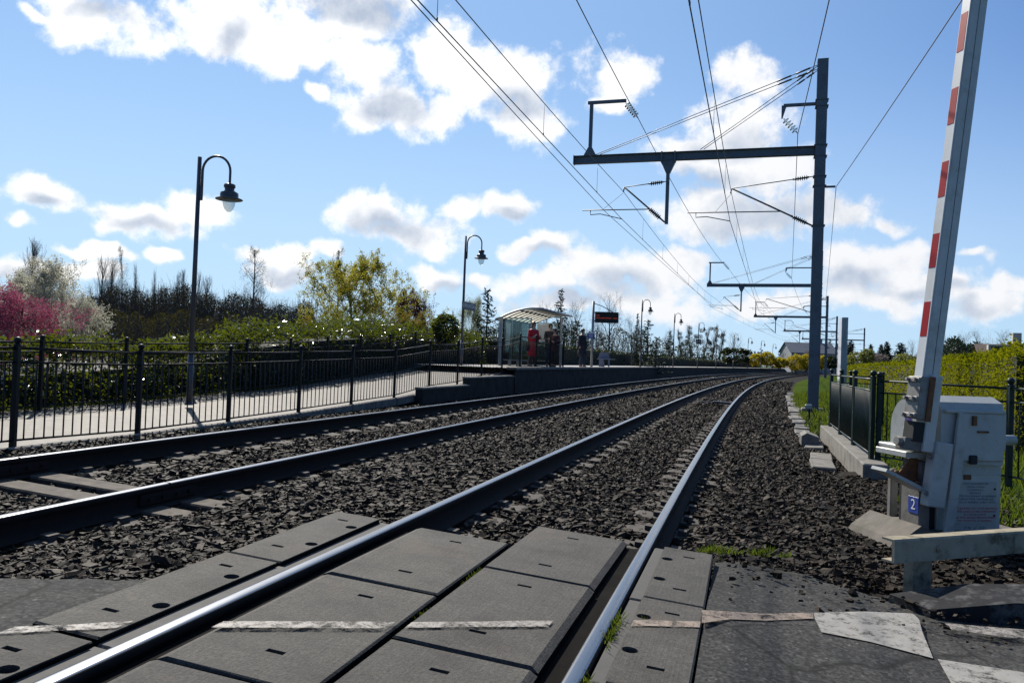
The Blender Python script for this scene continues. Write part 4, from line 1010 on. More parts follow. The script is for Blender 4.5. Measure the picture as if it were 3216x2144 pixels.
# station name sign on the second lamp
q = along(1454, 1000, 27.05); th = TH(26)
sg = empty('station_name_sign', (q.x, q.y, 2.86), math.pi/2-th, 'dark blue station name board fixed across the second lamp post', 'sign')
MB().box((.40, -.05, 0), (1.30, .025, .27), bev=.005).build('board', M['navy'], sg); MB().box((.40, -.064, 0), (1.26, .004, .23)).build('face', M['navy'], sg)
o_ = link('lettering', text_mesh('CHENONCEAUX', .175, M['ink_white'], .001), sg); o_.matrix_local = Matrix.Translation((.40, -.069, 0)) @ Matrix.Rotation(math.pi/2, 4, 'X')
q = LAMPS[2]
sg = empty('square_sign', (q[0], q[1]-.08, 3.35), 0, 'small square black sign with white figures on the fifth lamp', 'sign')
MB().box((0, 0, 0), (.46, .02, .46), bev=.005).build('board', M['black'], sg); o_ = link('lettering', text_mesh('21', .34, M['ink_white'], .001), sg); o_.matrix_local = Matrix.Translation((0, -.014, 0)) @ Matrix.Rotation(math.pi/2, 4, 'X')

# ------------------------------------------------------------------ overhead line
def insulator(mb, a, b, n=6, r=.055, core=.022, mi=0):
    a, b = Vector(a), Vector(b); d = (b-a); Mx = d.to_track_quat('Z', 'Y').to_matrix(); ln = d.length
    pr = [(core, 0)]
    for k in range(n):
        z0 = ln*(.1+.8*k/n); dz = ln*.8/n; pr += [(core, z0), (r, z0+dz*.35), (r*.9, z0+dz*.5), (core, z0+dz*.7)]
    pr += [(core, ln)]
    mb.lathe(pr, a, 10, mi, Mx); return mb
def support(s, offm, label, small=False):
    th = TH(s); base = P(s, offm, -.3); r = empty('catenary_mast', base, math.pi-th, label, 'catenary mast', 'catenary masts beside the line')
    # local x points left across the tracks, z up; positions across the track are given as offsets from the near track
    def U(off): return offm-off
    Zb = .3
    h = MB(); H_ = 11.05+Zb
    h.box((0, .155, H_/2), (.32, .022, H_)).box((0, -.155, H_/2), (.32, .022, H_)).box((0, 0, H_/2), (.02, .288, H_-.01)); h.box((0,0,H_+.006), (.33,.34,.012)); h.build('column', M['mast'], r)
    def z(v): return v+Zb
    def bar(p0, p1, rad, name, mat_='steel_dark', parent=r, n=8):
        return MB().tube([p0, p1], rad, n).build(name, M[mat_], parent)
    xe = U(-4.93) if offm < 4 else U(-4.6)
    bm = MB(); L_ = xe-.16
    bm.box((.16+L_/2, 0, z(8.0)+.02), (L_, .20, .02)).box((.16+L_/2, 0, z(8.28)), (L_, .20, .02)).box((.16+L_/2, 0, z(8.15)), (L_, .014, .25)).box((xe+.01,0,z(8.15)),(.02,.22,.32)); bm.build('cantilever_beam', M['mast'], r)
    for zz_ in (7.62+.32, 8.30, 9.55, 9.75, 7.30, 6.99, 5.72): MB().box((.0, 0, z(zz_)), (.40, .36, .035), bev=.006).build('collar', M['steel_dark'], r)
    # stays from mast head to the beam
    for (uu, zt) in ((U(-4.2), 10.93), (U(-4.04), 10.80), (U(-.61), 10.86), (U(-.50), 10.72)):
        for sy in ((-.05,) if uu > 5 else (.05,)):
            p0 = Vector((.16, sy, z(zt))); p1 = Vector((uu, sy, z(8.33))); t1 = p0.lerp(p1, .12)
            bar(p0, p1, .012, 'stay', n=6)
            MB().tube([p0.lerp(p1, .03), p0.lerp(p1, .09)], .03, 6).tube([p0.lerp(p1, .11), p0.lerp(p1, .17)], .028, 6).build('turnbuckle', M['steel_dark'], r)
    # upright with feeder arm on the beam end
    uu = U(-4.38); MB().box((uu, 0, z(9.25)), (.11, .11, 1.75)).prism([(-.22,0),(.22,0),(.07,.28),(-.07,.28)], 'y', -.06, .06, c=(uu,0,z(8.29))).build('beam_upright', M['mast'], r)
    MB().box(((U(-4.51)+U(-3.17))/2, 0, z(10.15)), (U(-4.51)-U(-3.17), .10, .10)).build('feeder_arm', M['mast'], r)
    ins = insulator(MB(), (U(-3.19), 0, z(10.08)), (U(-2.74), 0, z(9.52)), 6, .12, .02).build('feeder_insulator', M['glass_ins'], r)
    # feeder bracket on the mast
    MB().box(((.16+U(1.99))/2, 0, z(9.66)), (U(1.99)-.16, .09, .09)).prism([(-.06,0),(.10,0),(-.02,-.42),(-.06,-.42)], 'y', -.03, .03, c=(U(1.99), 0, z(9.66)), M=Matrix.Scale(-1, 3, (1,0,0))).build('feeder_bracket', M['mast'], r)
    insulator(MB(), (U(2.0), 0, z(9.24)), (U(2.45), 0, z(8.73)), 5, .12, .02).build('feeder_insulator', M['glass_ins'], r)
    # drop post for the far track
    ud = U(-1.66); MB().prism([(-.26,0),(.26,0),(.07,-.42),(-.07,-.42)], 'y', -.07, .07, c=(ud, 0, z(8.0))).box((ud, 0, z(6.78)), (.11, .11, 1.85)).box((ud-.22,0,z(8.13)),(.05,.24,.36)).box((ud+.22,0,z(8.13)),(.05,.24,.36)).build('drop_post', M['mast'], r)
    # cantilevers
    for (up, utop, zt, zi, zl, us0, us1, zs, uc, zc, um) in ((ud+.06, U(-3.13), 7.15, 7.30, 5.92, U(-4.58), U(-2.27), 6.37, U(-3.17), 6.05, U(-4.29)), (.16, U(.44), 7.0, 7.32, 5.72, U(-.97), U(2.0), 6.21, U(.42), 5.92, U(-.69))):
        tie = bar((up, 0, z(zi)), (utop, 0, z(zt)), .016, 'top_tie', n=6)
        d = Vector((utop-up, 0, zt-zi)); insulator(MB(), Vector((up, 0, z(zi)))+d*.06, Vector((up, 0, z(zi)))+d*.06+d.normalized()*.5, 6, .085, .03).build('insulator', M['steel_dark'], tie)
        strt = bar((up, 0, z(zl)), (utop, 0, z(zt)), .028, 'bracket_tube')
        d = Vector((utop-up, 0, zt-zl)); insulator(MB(), Vector((up, 0, z(zl)))+d.normalized()*.18, Vector((up, 0, z(zl)))+d.normalized()*.75, 7, .09, .035).build('insulator', M['steel_dark'], strt)
        reg = bar((us1, 0, z(zs)), (us0, 0, z(zs)+.01), .019, 'registration_tube', n=6)
        MB().tube([(um, 0, z(zs)), (um, 0, z(zs)-.15), (um-.35, 0, z(zs)-.13), (uc, 0, z(zc))], .016, 6).build('steady_arm', M['steel_dark'], reg)
        MB().tube([(utop, 0, z(zt)), (utop+.03, 0, z(zt)-.17)], .022, 6).build('wire_clamp', M['steel_dark'], strt)
        MB().tube([(utop+.03, 0, z(zt)-.2), (us0-.5*(us0-us1)*.6, 0, z(zs))], .006, 5).build('guy', M['wire_light'], reg)
    # earth wire bracket
    MB().box((-.17, 0, z(6.97)), (.62, .05, .06)).build('earth_bracket', M['steel_dark'], r)
    # foundation
    MB().box((0,0,.05), (.7,.7,.3), bev=.03).build('foundation', M['concrete_old'], r)
    return r
MS = [(-17.0, 3.6, None), (28.05, 3.15, 'nearest tall grey catenary mast with cantilever beam, right of the tracks'), (73., 4.75, 'second catenary mast, its column hidden behind the nearest mast'), (118., 5.0, 'third catenary mast, just right of the nearest one'), (163., 4.9, 'fourth catenary mast, far along the curve'), (207., 9.3, 'fifth and farthest catenary mast, above the lawn hedge')]
for s, om, lb in MS:
    if lb: support(s, om, lb)
def wire(name, label, pts, r, mat_='wire', sag=0.0, n=14, group='overhead wires of the railway'):
    full = []
    for a, b in zip(pts, pts[1:]):
        for k in range(n):
            t = k/n; q = a.lerp(b, t); q.z -= sag*4*t*(1-t); full.append(q)
    full.append(pts[-1]); c = full[0]
    ob = MB().tube([q-c for q in full], r, 5, caps=False).build(name, M[mat_], None, c); prop(ob, label, 'wire', group); return full, ob
SS = [m_[0] for m_ in MS]
def wp(offs_, zz_): return [P(s, o_, zz_) for s, o_ in zip(SS, offs_)]
nearO = [.05, .42, -.15, .25, -.15, .2]; farO = [-3.6, -3.17, -3.9, -3.5, -3.9, -3.5]
for nm, lb, OO in (('near track', 'near track', nearO), ('far track', 'far track', farO)):
    zc = 5.92 if lb == 'near track' else 6.04; zm = 6.83 if lb == 'near track' else 6.99
    cw_, cob = wire('contact_wire', 'contact wire hanging over the %s' % lb, wp(OO, zc), .0105, sag=.02)
    mw_, mob = wire('messenger_wire', 'sagging messenger wire above the contact wire of the %s' % lb, wp([o_+.02 for o_ in OO], zm), .0095, sag=.42)
    for a, b in zip(range(0, len(SS)-1), range(1, len(SS))):
        for t in np.linspace(.1, .9, 7):
            p0 = P(SS[a], OO[a], zc).lerp(P(SS[b], OO[b], zc), t); zt = zm-.42*4*t*(1-t)
            ob = MB().tube([Vector((0,0,0)), Vector((0,0,zt-zc))], .005, 5).tube([Vector((0,0,-.02)),Vector((0,0,.03))], .014, 5).build('dropper', M['wire_light'], None, (p0.x, p0.y, zc)); reparent(ob, mob)
wire('feeder_wire', 'feeder cable on the glass insulators of the beam end uprights', [P(s, -2.73, 9.5) for s in SS], .013, sag=.55)
wire('feeder_wire', 'feeder cable on the glass insulators beside the masts', [P(s, 2.45, 8.71) for s in SS], .013, sag=.55)
wire('second_contact_wire', 'extra wire running beside the contact wire of the far track', [P(s, o_, 6.3) for s, o_ in zip(SS[:3], [-3.35, -3.75, -3.9])], .0095, sag=.1)
wire('earth_wire', 'thin earth wire along the right side of the masts', [P(-17., 4.95, 7.05)]+[P(s, o_, 6.96) for s, o_ in zip(SS[1:], [3.65, 5.2, 5.4, 5.3, 9.7])], .010, sag=.3)
# ------------------------------------------------------------------ platform furniture
def local_root(name, s, off, z, label, cat): return empty(name, P(s, off, z), -TH(s), label, cat)     # x to the right of the track, y along
sh0 = along(1630, 1100, 31.0); s_sh, o_sh = SO(sh0.x, sh0.y)
shl = local_root('platform_shelter', s_sh, o_sh, .82, 'glass platform shelter with curved translucent roof', 'shelter')
SLEN, W_ = 4.0, 1.55
def roofpt(x): t = (x+W_*.5)/W_; return 1.80+.47*math.sin(min(1, max(0, t)*1.02)*math.pi*.5)**.85 - .03*t*t
xs = np.linspace(-W_*.5-.12, W_*.5+.25, 9)
roof = MB()
for k in range(9):
    pass
ny = 8; ys = np.linspace(-.3, SLEN+.3, ny+1)
first = None
for j in range(ny):
    mb = MB(); y0, y1 = ys[j]+.05, ys[j+1]-.05
    v = [(x, y, roofpt(max(-W_*.5, x))) for x in xs for y in (y0, y1)]
    mb.add(v, [(2*i, 2*i+1, 2*i+3, 2*i+2) for i in range(len(xs)-1)], 0, True).build('roof_sheet', M['roof_sheet'], shl)
for y in ys:
    MB().tube([(x, y, roofpt(max(-W_*.5, x))+.0) for x in xs], .045, 6).build('roof_rib', M['shelter'], shl)
for x in (xs[0], xs[-1], 0.1):
    MB().tube([(x, ys[0], roofpt(max(-W_*.5, x))-.015), (x, ys[-1], roofpt(max(-W_*.5, x))-.015)], .04, 8).build('roof_purlin', M['shelter'], shl)
for y in (0, 1.3, 2.7, SLEN): MB().box((-W_*.5, y, .96), (.12, .12, 1.92), bev=.01).build('post', M['shelter'], shl)
for y in (SLEN,): MB().box((W_*.42, y, 1.08), (.08, .08, 2.16), bev=.01).build('post', M['shelter'], shl)
for a, b in ((0, 1.3), (1.3, 2.7), (2.7, SLEN)):
    p_ = MB().box((-W_*.5, (a+b)/2, 1.05), (.012, b-a-.14, 1.6)).build('glass_pane', M['glass'], shl)
    MB().box((-W_*.5, (a+b)/2, 1.87), (.04, b-a-.13, .04)).box((-W_*.5, (a+b)/2, .23), (.04, b-a-.13, .04)).build('pane_frame', M['shelter'], p_)
for y in (0.02, SLEN-.02):
    p_ = MB().box((-.1, y, 1.05), (1.05, .012, 1.6)).build('glass_pane', M['glass'], shl)
    MB().box((-.1, y, 1.87), (1.07, .04, .04)).box((-.1, y, .23), (1.07, .04, .04)).box((.45, y, 1.05), (.04, .04, 1.66)).build('pane_frame', M['shelter'], p_)
MB().box((-W_*.5+.05, .75, 1.25), (.03, .62, .92), bev=.005).build('poster_case', M['paper'], shl)
MB().box((-.15, SLEN-.06, 1.45), (.55, .03, .75), bev=.005).build('timetable', M['paper'], shl)
MB().box((-W_*.5+.30, 2.3, .45), (.36, 2.2, .05), bev=.01).build('seat_plank', M['bench'], shl)
for y in (1.5, 3.1): MB().box((-W_*.5+.25, y, .21), (.06, .06, .42)).build('seat_leg', M['shelter'], shl)

q = along(1859, 1100, 38.0)
db = empty('departure_board', (q.x, q.y, .82), 0, 'electronic departure board with orange letters on a tall grey pole', 'departure board')
MB().tube([(0,0,0),(0,0,3.15)], .062, 12).build('pole', M['shelter'], db)
MB().tube([(.05,0,3.05),(.42,0,2.93),(.95,0,2.66)], .022, 6).build('stay', M['shelter'], db)
MB().box((.07,0,2.62), (.10,.08,.06)).box((.07,0,2.22), (.10,.08,.06)).build('bracket', M['shelter'], db)
bd = MB().box((.65, 0, 2.40), (1.12, .16, .52), bev=.02).build('display', M['black'], db)
for tx, zq, sz, xq in (('VOIE', 2.48, .07, .22), ('PROCHAIN DEPART - 17H00', 2.36, .078, .65)):
    o_ = link('lettering', text_mesh(tx, sz, M['led'], .001), bd); o_.matrix_local = Matrix.Translation((xq, -.083, zq)) @ Matrix.Rotation(math.pi/2, 4, 'X')
sg = empty('notice_sign', (q.x-.08, q.y-.075, .82+1.52), 0, 'small blue and white notice fixed to the departure board pole', 'sign')
MB().box((0,0,-.04), (.36,.02,.24), bev=.004).build('blue_panel', M['blue'], sg); MB().box((0,0,.12), (.30,.02,.07), bev=.004).build('white_panel', M['ink_white'], sg)
for i in range(4): MB().box((.0,-.012,.03-.045*i), (.22-.02*i,.003,.014)).build('print_line', M['ink_white'], sg)

q = along(1905, 1100, 44.0)
bn = empty('platform_bench', (q.x, q.y, .82), R(-8), 'grey moulded platform bench by the clipped hedge', 'bench')
MB().box((0,0,.42), (1.0,.42,.05), bev=.015).build('seat', M['bench'], bn)
MB().prism([(-.42,0),(.25,0),(.14,.34),(-.30,.36)], 'y', -.03, .03, c=(-.05,.18,.44)).build('backrest', M['bench'], bn)
MB().prism([(-.22,0),(.10,0),(.02,.40),(-.20,.40)], 'y', -.18, .18, c=(-.18,0,0)).build('leg', M['bench'], bn)
MB().box((.15,0,.2), (.08,.3,.4), bev=.01).build('leg', M['bench'], bn)

# tall sign seen nearly edge-on behind the railing
q = along(2652, 1100, 22.6)
ts = empty('trackside_sign', (q.x, q.y, -.2), R(74), 'tall narrow aluminium sign post with pale panel behind the green railing', 'sign')
MB().box((0,0,1.42), (.10,.15,2.85), bev=.01).box((-.055,.06,1.42),(.012,.03,2.84)).box((-.055,-.03,1.42),(.012,.05,2.84)).build('post', M['alu'], ts)
MB().box((.05,.115,1.95), (.70,.02,1.75), bev=.004).build('panel', M['paper'], ts)
MB().box((.05,.115,.92), (.66,.024,.28), bev=.004).build('framed_notice', M['alu'], ts)
for zq in (2.5, 1.7, 1.0): MB().box((0,.085,zq), (.05,.05,.06)).build('clamp', M['black'], ts)

# ------------------------------------------------------------------ people
def skin_mesh(name, verts, edges, radii, mat_, sub=2):
    me = bpy.data.meshes.new(name); me.from_pydata(verts, edges, []); me.update()
    o = bpy.data.objects.new(name, me); COL.objects.link(o)
    md = o.modifiers.new('s', 'SKIN'); md.use_smooth_shade = True
    lay = me.skin_vertices[0].data if me.skin_vertices else None
    if lay is None:
        bpy.context.view_layer.objects.active = o
        lay = me.skin_vertices[0].data
    for i, r in enumerate(radii):
        lay[i].radius = r if isinstance(r, tuple) else (r, r)
    lay[0].use_root = True
    sb = o.modifiers.new('d', 'SUBSURF'); sb.levels = sub; sb.render_levels = sub
    dg = bpy.context.evaluated_depsgraph_get(); dg.update()
    m2 = bpy.data.meshes.new_from_object(o.evaluated_get(dg)); bpy.data.objects.remove(o); bpy.data.meshes.remove(me)
    m2.name = name; m2.materials.clear(); m2.materials.append(mat_)
    return m2
def person(loc, rz, h, label, top, legs, hair, coat_len=.45, arm='down', hood=False):
    k = h/1.75; r = empty('person', loc, rz, label, 'person', None)
    ar = {'down': [(.235,0.,1.16),(.25,-.06,.92),(.24,-.03,.84)], 'phone': [(.24,.0,1.15),(.20,-.20,1.12),(.10,-.27,1.24)], 'cross': [(.24,.0,1.15),(.16,-.20,1.12),(-.02,-.22,1.14)], 'hip': [(.27,.04,1.17),(.26,-.05,.98),(.16,-.12,.93)]}[arm]
    V_ = [(0,0,.97),(0,.0,1.12),(0,.01,1.30),(0,.01,1.44),(0,.0,1.53),(0,-.015,1.62),(0,-.012,1.70),(0,-.085,1.615)]
    E_ = [(0,1),(1,2),(2,3),(3,4),(4,5),(5,6),(5,7)]
    Rr = [(.15,.11),(.14,.10),(.17,.11),(.10,.08),(.055,.058),(.078,.092),(.062,.075),(.016,.018)]
    for sx in (-1, 1):
        b0 = len(V_); V_ += [(sx*.18,.01,1.41)]+[(sx*a, b, c) for a, b, c in ar]; E_ += [(3,b0),(b0,b0+1),(b0+1,b0+2),(b0+2,b0+3)]; Rr += [.062,.046,.036,.042]
        b0 = len(V_); st = .035*sx; V_ += [(sx*.09,0,.90),(sx*.10,-.01+st,.50),(sx*.105,.03-st*.6,.09),(sx*.12,-.10-st*.6,.04)]; E_ += [(0,b0),(b0,b0+1),(b0+1,b0+2),(b0+2,b0+3)]; Rr += [.085,.06,.042,.036]
    sc = lambda L_: [(x*k, y*k, z*k) for x, y, z in L_]
    rs = lambda L_, f=1.0: [((a[0]*k*f, a[1]*k*f) if isinstance(a, tuple) else a*k*f) for a in L_]
    link('body', skin_mesh('body', sc(V_), E_, rs(Rr), M['skin']), r)
    # coat: torso and sleeves
    tv = [(0,0,.97),(0,0,1.12),(0,.01,1.30),(0,.01,1.43),(0,.0,1.47)]; te = [(0,1),(1,2),(2,3),(3,4)]; trd = [(.225,.18),(.195,.15),(.20,.14),(.125,.10),(.075,.075)]
    zl = coat_len; tv.append((0,0,zl-.06)); te.append((0,5)); trd.append((.27,.23))
    for sx in (-1, 1):
        b0 = len(tv); tv += [(sx*.185,.01,1.40)]+[(sx*a, b, c) for a, b, c in ar[:2]]; te += [(3,b0),(b0,b0+1),(b0+1,b0+2)]; trd += [.075,.06,.052]
    coat = link('coat', skin_mesh('coat', sc(tv), te, rs(trd), top), r)
    # trousers and shoes
    lv = [(0,0,.94)]; le = []; lr = [(.15,.12)]
    for sx in (-1, 1):
        b0 = len(lv); st = .035*sx; lv += [(sx*.09,0,.86),(sx*.10,-.01+st,.50),(sx*.105,.03-st*.6,.10)]; le += [(0,b0),(b0,b0+1),(b0+1,b0+2)]; lr += [.098,.076,.062]
    link('trousers', skin_mesh('trousers', sc(lv), le, rs(lr), legs), r)
    for sx in (-1, 1):
        st = .035*sx
        link('shoe', skin_mesh('shoe', sc([(sx*.105,.05-st*.6,.045),(sx*.11,-.03-st*.6,.045),(sx*.12,-.15-st*.6,.032)]), [(0,1),(1,2)], rs([.046,.048,.036]), M['shoe']), r)
    # head details: hair, ears, eyes, mouth
    hv = MB()
    pr = [(.0001,.112),(.05,.102),(.082,.068),(.096,.02),(.095,-.03),(.086,-.07)]
    hm = MB(); n = 14
    vs = []; 
    for rr_, zz_ in pr:
        for a in range(n):
            t = 2*math.pi*a/n; y = rr_*1.12*math.sin(t); x = rr_*.93*math.cos(t)
            cut = zz_ if y > -.045 else max(zz_, .045)
            vs.append(((x)*k, (y+.005)*k, (1.655+cut)*k))
    hm.add(vs, [(i*n+a, i*n+(a+1) % n, (i+1)*n+(a+1) % n, (i+1)*n+a) for i in range(len(pr)-1) for a in range(n)], 0, True)
    hr = hm.build('hair', hair, r)
    if hood: MB().lathe([(.0001,.02),(.06,.0),(.085,-.08),(.09,-.2),(.07,-.3),(.02,-.34)], (0,.055*k,1.62*k), 12).build('long_hair', hair, hr)
    fe = MB()
    for sx in (-1, 1): fe.lathe([(.0001,-.009),(.009,0),(.0001,.009)], (sx*.032*k, -.083*k, 1.645*k), 8)
    fe.box((0,-.086*k,1.575*k), (.05*k,.01*k,.008*k)); fe.build('eyes_and_mouth', M['hair'], hr)
    ea = MB()
    for sx in (-1, 1): ea.lathe([(.0001,-.03),(.014,-.015),(.017,.01),(.0001,.03)], (sx*.083*k, .0, 1.625*k), 8)
    ea.build('ears', M['skin'], hr)
    return r
q = along(1674, 1100, 29.6)
person((q.x, q.y, .82), R(150-90-20), 1.68, 'person in a long red coat standing by the shelter', M['coat_red'], M['cloth_dark'], M['hair_red'], .42, 'phone', True)
hb = along(1663, 1100, 29.5)
ob = MB().prism([(-.13,0),(.13,0),(.11,.26),(-.11,.26)], 'y', -.06, .06).tube([(-.08,0,.26),(-.06,0,.42),(.06,0,.42),(.08,0,.26)], .012, 6).build('shoulder_bag', M['black'], None, (hb.x, hb.y, 1.42), (0,0,.4)); prop(ob, 'dark shoulder bag at the side of the red coat', 'bag')
q = along(1727, 1100, 33.0)
person((q.x, q.y, .82), R(20), 1.78, 'person in dark jacket standing inside the shelter', M['cloth_dark'], M['jeans'], M['hair'], .75, 'cross')
q = along(1742, 1100, 32.2)
person((q.x, q.y, .82), R(-60), 1.55, 'shorter person in plum coloured jacket beside the shelter glass', plain('plum_jacket', (.045,.012,.022), (.03,.01,.016), 9, .85, 0, .1, 80), M['cloth_dark'], M['hair'], .72, 'phone', True)
q = along(1829, 1100, 36.2)
person((q.x, q.y, .82), R(48), 1.75, 'person in a long dark navy coat on the platform edge under the departure board', M['cloth_navy'], M['jeans'], M['hair'], .52, 'down')
cs = along(1813, 1100, 36.3)
ob = MB().box((0,0,.12), (.09,.14,.26), bev=.03).build('pale_bag', M['paper'], None, (cs.x, cs.y, .82+.95)); prop(ob, 'small pale bag carried on the shoulder of the person in navy', 'bag')

# ------------------------------------------------------------------ vegetation tools
def leaves(P_, size, aspect=.5, up=.0, droop=0.0, tone=None, nrm=None, fold=.15):
    """one rhombic folded leaf (two triangles) per point"""
    n = len(P_); size = np.broadcast_to(size, (n,))
    d = RNG.normal(size=(n, 3)); d[:, 2] = d[:, 2]*.6+up; d /= np.linalg.norm(d, axis=1)[:, None]
    if nrm is None: w = RNG.normal(size=(n, 3))
    else: w = np.cross(nrm+RNG.normal(size=(n, 3))*.55, d)
    s_ = np.cross(d, w); s_ /= np.linalg.norm(s_, axis=1)[:, None]+1e-9
    nn = np.cross(s_, d)
    L_ = size[:, None]; a = P_; c = P_+d*L_; b = P_+d*L_*.45+s_*L_*aspect*.5+nn*L_*fold; e = P_+d*L_*.45-s_*L_*aspect*.5+nn*L_*fold
    v = np.stack([a, b, c, e], 1).reshape(-1, 3); i = np.arange(n)*4
    f = np.concatenate([np.stack([i, i+1, i+2], 1), np.stack([i, i+2, i+3], 1)], 0)
    t = RNG.beta(1.5, 1.8, n) if tone is None else tone
    return v, f, np.concatenate([t, t])
def segs_mesh(segs, n=3):
    A = np.array([s[0] for s in segs]); B = np.array([s[1] for s in segs]); ra = np.array([s[2] for s in segs]); rb = np.array([s[3] for s in segs])
    d = B-A; d /= np.linalg.norm(d, axis=1)[:, None]+1e-9
    ref = np.where(np.abs(d[:, 2:3]) < .9, np.array([[0, 0, 1.]]), np.array([[1., 0, 0]])); u = np.cross(d, ref); u /= np.linalg.norm(u, axis=1)[:, None]; w = np.cross(d, u)
    vs = []
    for C_, r_ in ((A, ra), (B, rb)):
        for k in range(n):
            t = 2*math.pi*k/n; vs.append(C_+(u*math.cos(t)+w*math.sin(t))*r_[:, None])
    v = np.stack(vs, 1); m_ = len(segs); base = (np.arange(m_)*2*n)[:, None]
    f = np.concatenate([base+np.array([[k, (k+1) % n, n+(k+1) % n, n+k]]) for k in range(n)], 0)
    return v.reshape(-1, 3), f
def grow(rng, H_, r0, lv, spread=.6, up=.3, nb=(9, 7, 5), lr=(.55, .5, .5), start=.2, wob=.12, trunk_to=1.0, lean=0.0, crown=None, rf=1.0):
    """recursive limbs; returns segments by level and twig tips"""
    out = []; tips = []
    def branch(p, d, ln, r, lev):
        ns = 5 if lev < 2 else 3; q = np.array(p, float); dd = np.array(d, float); pts = [q.copy()]
        for i in range(ns):
            dd = dd+rng.normal(0, wob, 3)+np.array([0, 0, up*(.35 if lev else .6)]); dd /= np.linalg.norm(dd)
            q2 = q+dd*ln/ns; ra = r*(1-i/ns*.75); rb = r*(1-(i+1)/ns*.75); out.append((q, q2, max(ra, .0035), max(rb, .0025), lev)); q = q2; pts.append(q.copy())
        tips.append((q.copy(), dd.copy(), lev))
        if lev >= lv: 
            for t in (.5,.8): tips.append((pts[0]+(pts[-1]-pts[0])*t, dd.copy(), lev))
            return
        k = nb[min(lev, len(nb)-1)]
        for j in range(k):
            t = start+(1-start)*(j+rng.uniform(.2, .9))/k if lev == 0 else .2+.78*(j+rng.uniform(.2, .9))/k
            t = min(t, .985); x = t*ns; i = int(x); pp = pts[i]+(pts[min(i+1, ns)]-pts[i])*(x-i)
            a = rng.uniform(0, 2*math.pi); base = dd if lev else np.array([0, 0, 1.])
            perp = np.cross(base, [math.cos(a), math.sin(a), .3]); perp /= np.linalg.norm(perp)+1e-9
            nd = base*(1-spread)+perp*spread; nd /= np.linalg.norm(nd)
            l2 = ln*lr[min(lev, len(lr)-1)]*rng.uniform(.75, 1.15)
            if lev == 0: l2 *= (crown(t) if crown else (1.15-.75*t))
            branch(pp, nd, l2, r*(.5-.12*lev)*(1.1-.6*t)*rf, lev+1)
    branch((0, 0, 0), (lean, 0, 1), H_*trunk_to, r0, 0)
    return out, tips
TREE_CACHE = {}
def tree_meshes(key, H_, bark, leafm=None, leaf_n=3, leaf_s=.08, jitter=.25, leaf_up=.2, thick=1.0, aspect=.6, tipmin=2, leaf_along=0., **g):
    rng = np.random.default_rng(abs(hash(key)) % 9973 if False else sum(ord(c)*(i+3) for i, c in enumerate(key)))
    segs, tips = grow(rng, H_, **g)
    big = [s for s in segs if s[4] <= 1]; small = [s for s in segs if s[4] > 1]
    big = [(a, b, r_*thick, q*thick, l) for a, b, r_, q, l in big]; small = [(a, b, r_*thick, q*thick, l) for a, b, r_, q, l in small]
    zmax = max(s[1][2] for s in segs); rmax = np.percentile([math.hypot(s[1][0], s[1][1]) for s in segs], 97)
    v, f = segs_mesh(big, 5); tm = fast_mesh('trunk', v, f, [bark], True)
    vv, ff = segs_mesh(small, 3); cm = fast_mesh('twigs', vv, ff, [bark], False)
    lm = None
    if leafm is not None:
        T = np.array([t[0] for t in tips if t[2] >= tipmin]); 
        if leaf_along > 0:
            q = [s_ for s_ in segs if s_[4] >= 1]; A_ = np.array([s_[0] for s_ in q]); B_ = np.array([s_[1] for s_ in q]); w_ = np.array([.35 if s_[4] == 1 else 1. for s_ in q]); kk = RNG.random(len(q)) < w_*leaf_along; T = np.concatenate([T, (A_+(B_-A_)*RNG.random((len(q), 1)))[kk]])
        if len(T):
            T = np.repeat(T, leaf_n, 0)+RNG.normal(0, jitter, (len(T)*leaf_n, 3))
            lv_, lf_, lt = leaves(T, leaf_s*RNG.uniform(.6, 1.3, len(T)), aspect, leaf_up); lm = fast_mesh('leaves', lv_, lf_, [leafm], False, lt)
    return (tm, cm, lm), zmax, rmax
def tree(name, label, key, px, top, depth, zbase=0.0, wscale=1.0, wpx=None, H0=None, group=None, rz=None, cat='tree', **k):
    """a tree whose top shows at (px, top) of the photograph, standing `depth` metres ahead"""
    q = along(px, top, depth); H_ = q.z-zbase
    if key not in TREE_CACHE: TREE_CACHE[key] = tree_meshes(key, H0 or H_, **k)
    (tm, cm, lm), hh, rr = TREE_CACHE[key]; sc = H_/hh
    if wpx: wscale = (wpx/2*depth/FPX)/(rr*sc)
    # plant so that the vertical trunk stands under the top
    r = empty(name, (q.x, q.y, zbase), RNG.uniform(0, 6.28) if rz is None else rz, label, cat, group); r.scale = (sc*wscale, sc*wscale, sc)
    t_ = link('trunk', tm, r); c_ = link('crown', lm if lm is not None else cm, r)
    if lm is not None: link('twigs', cm, t_)
    return r
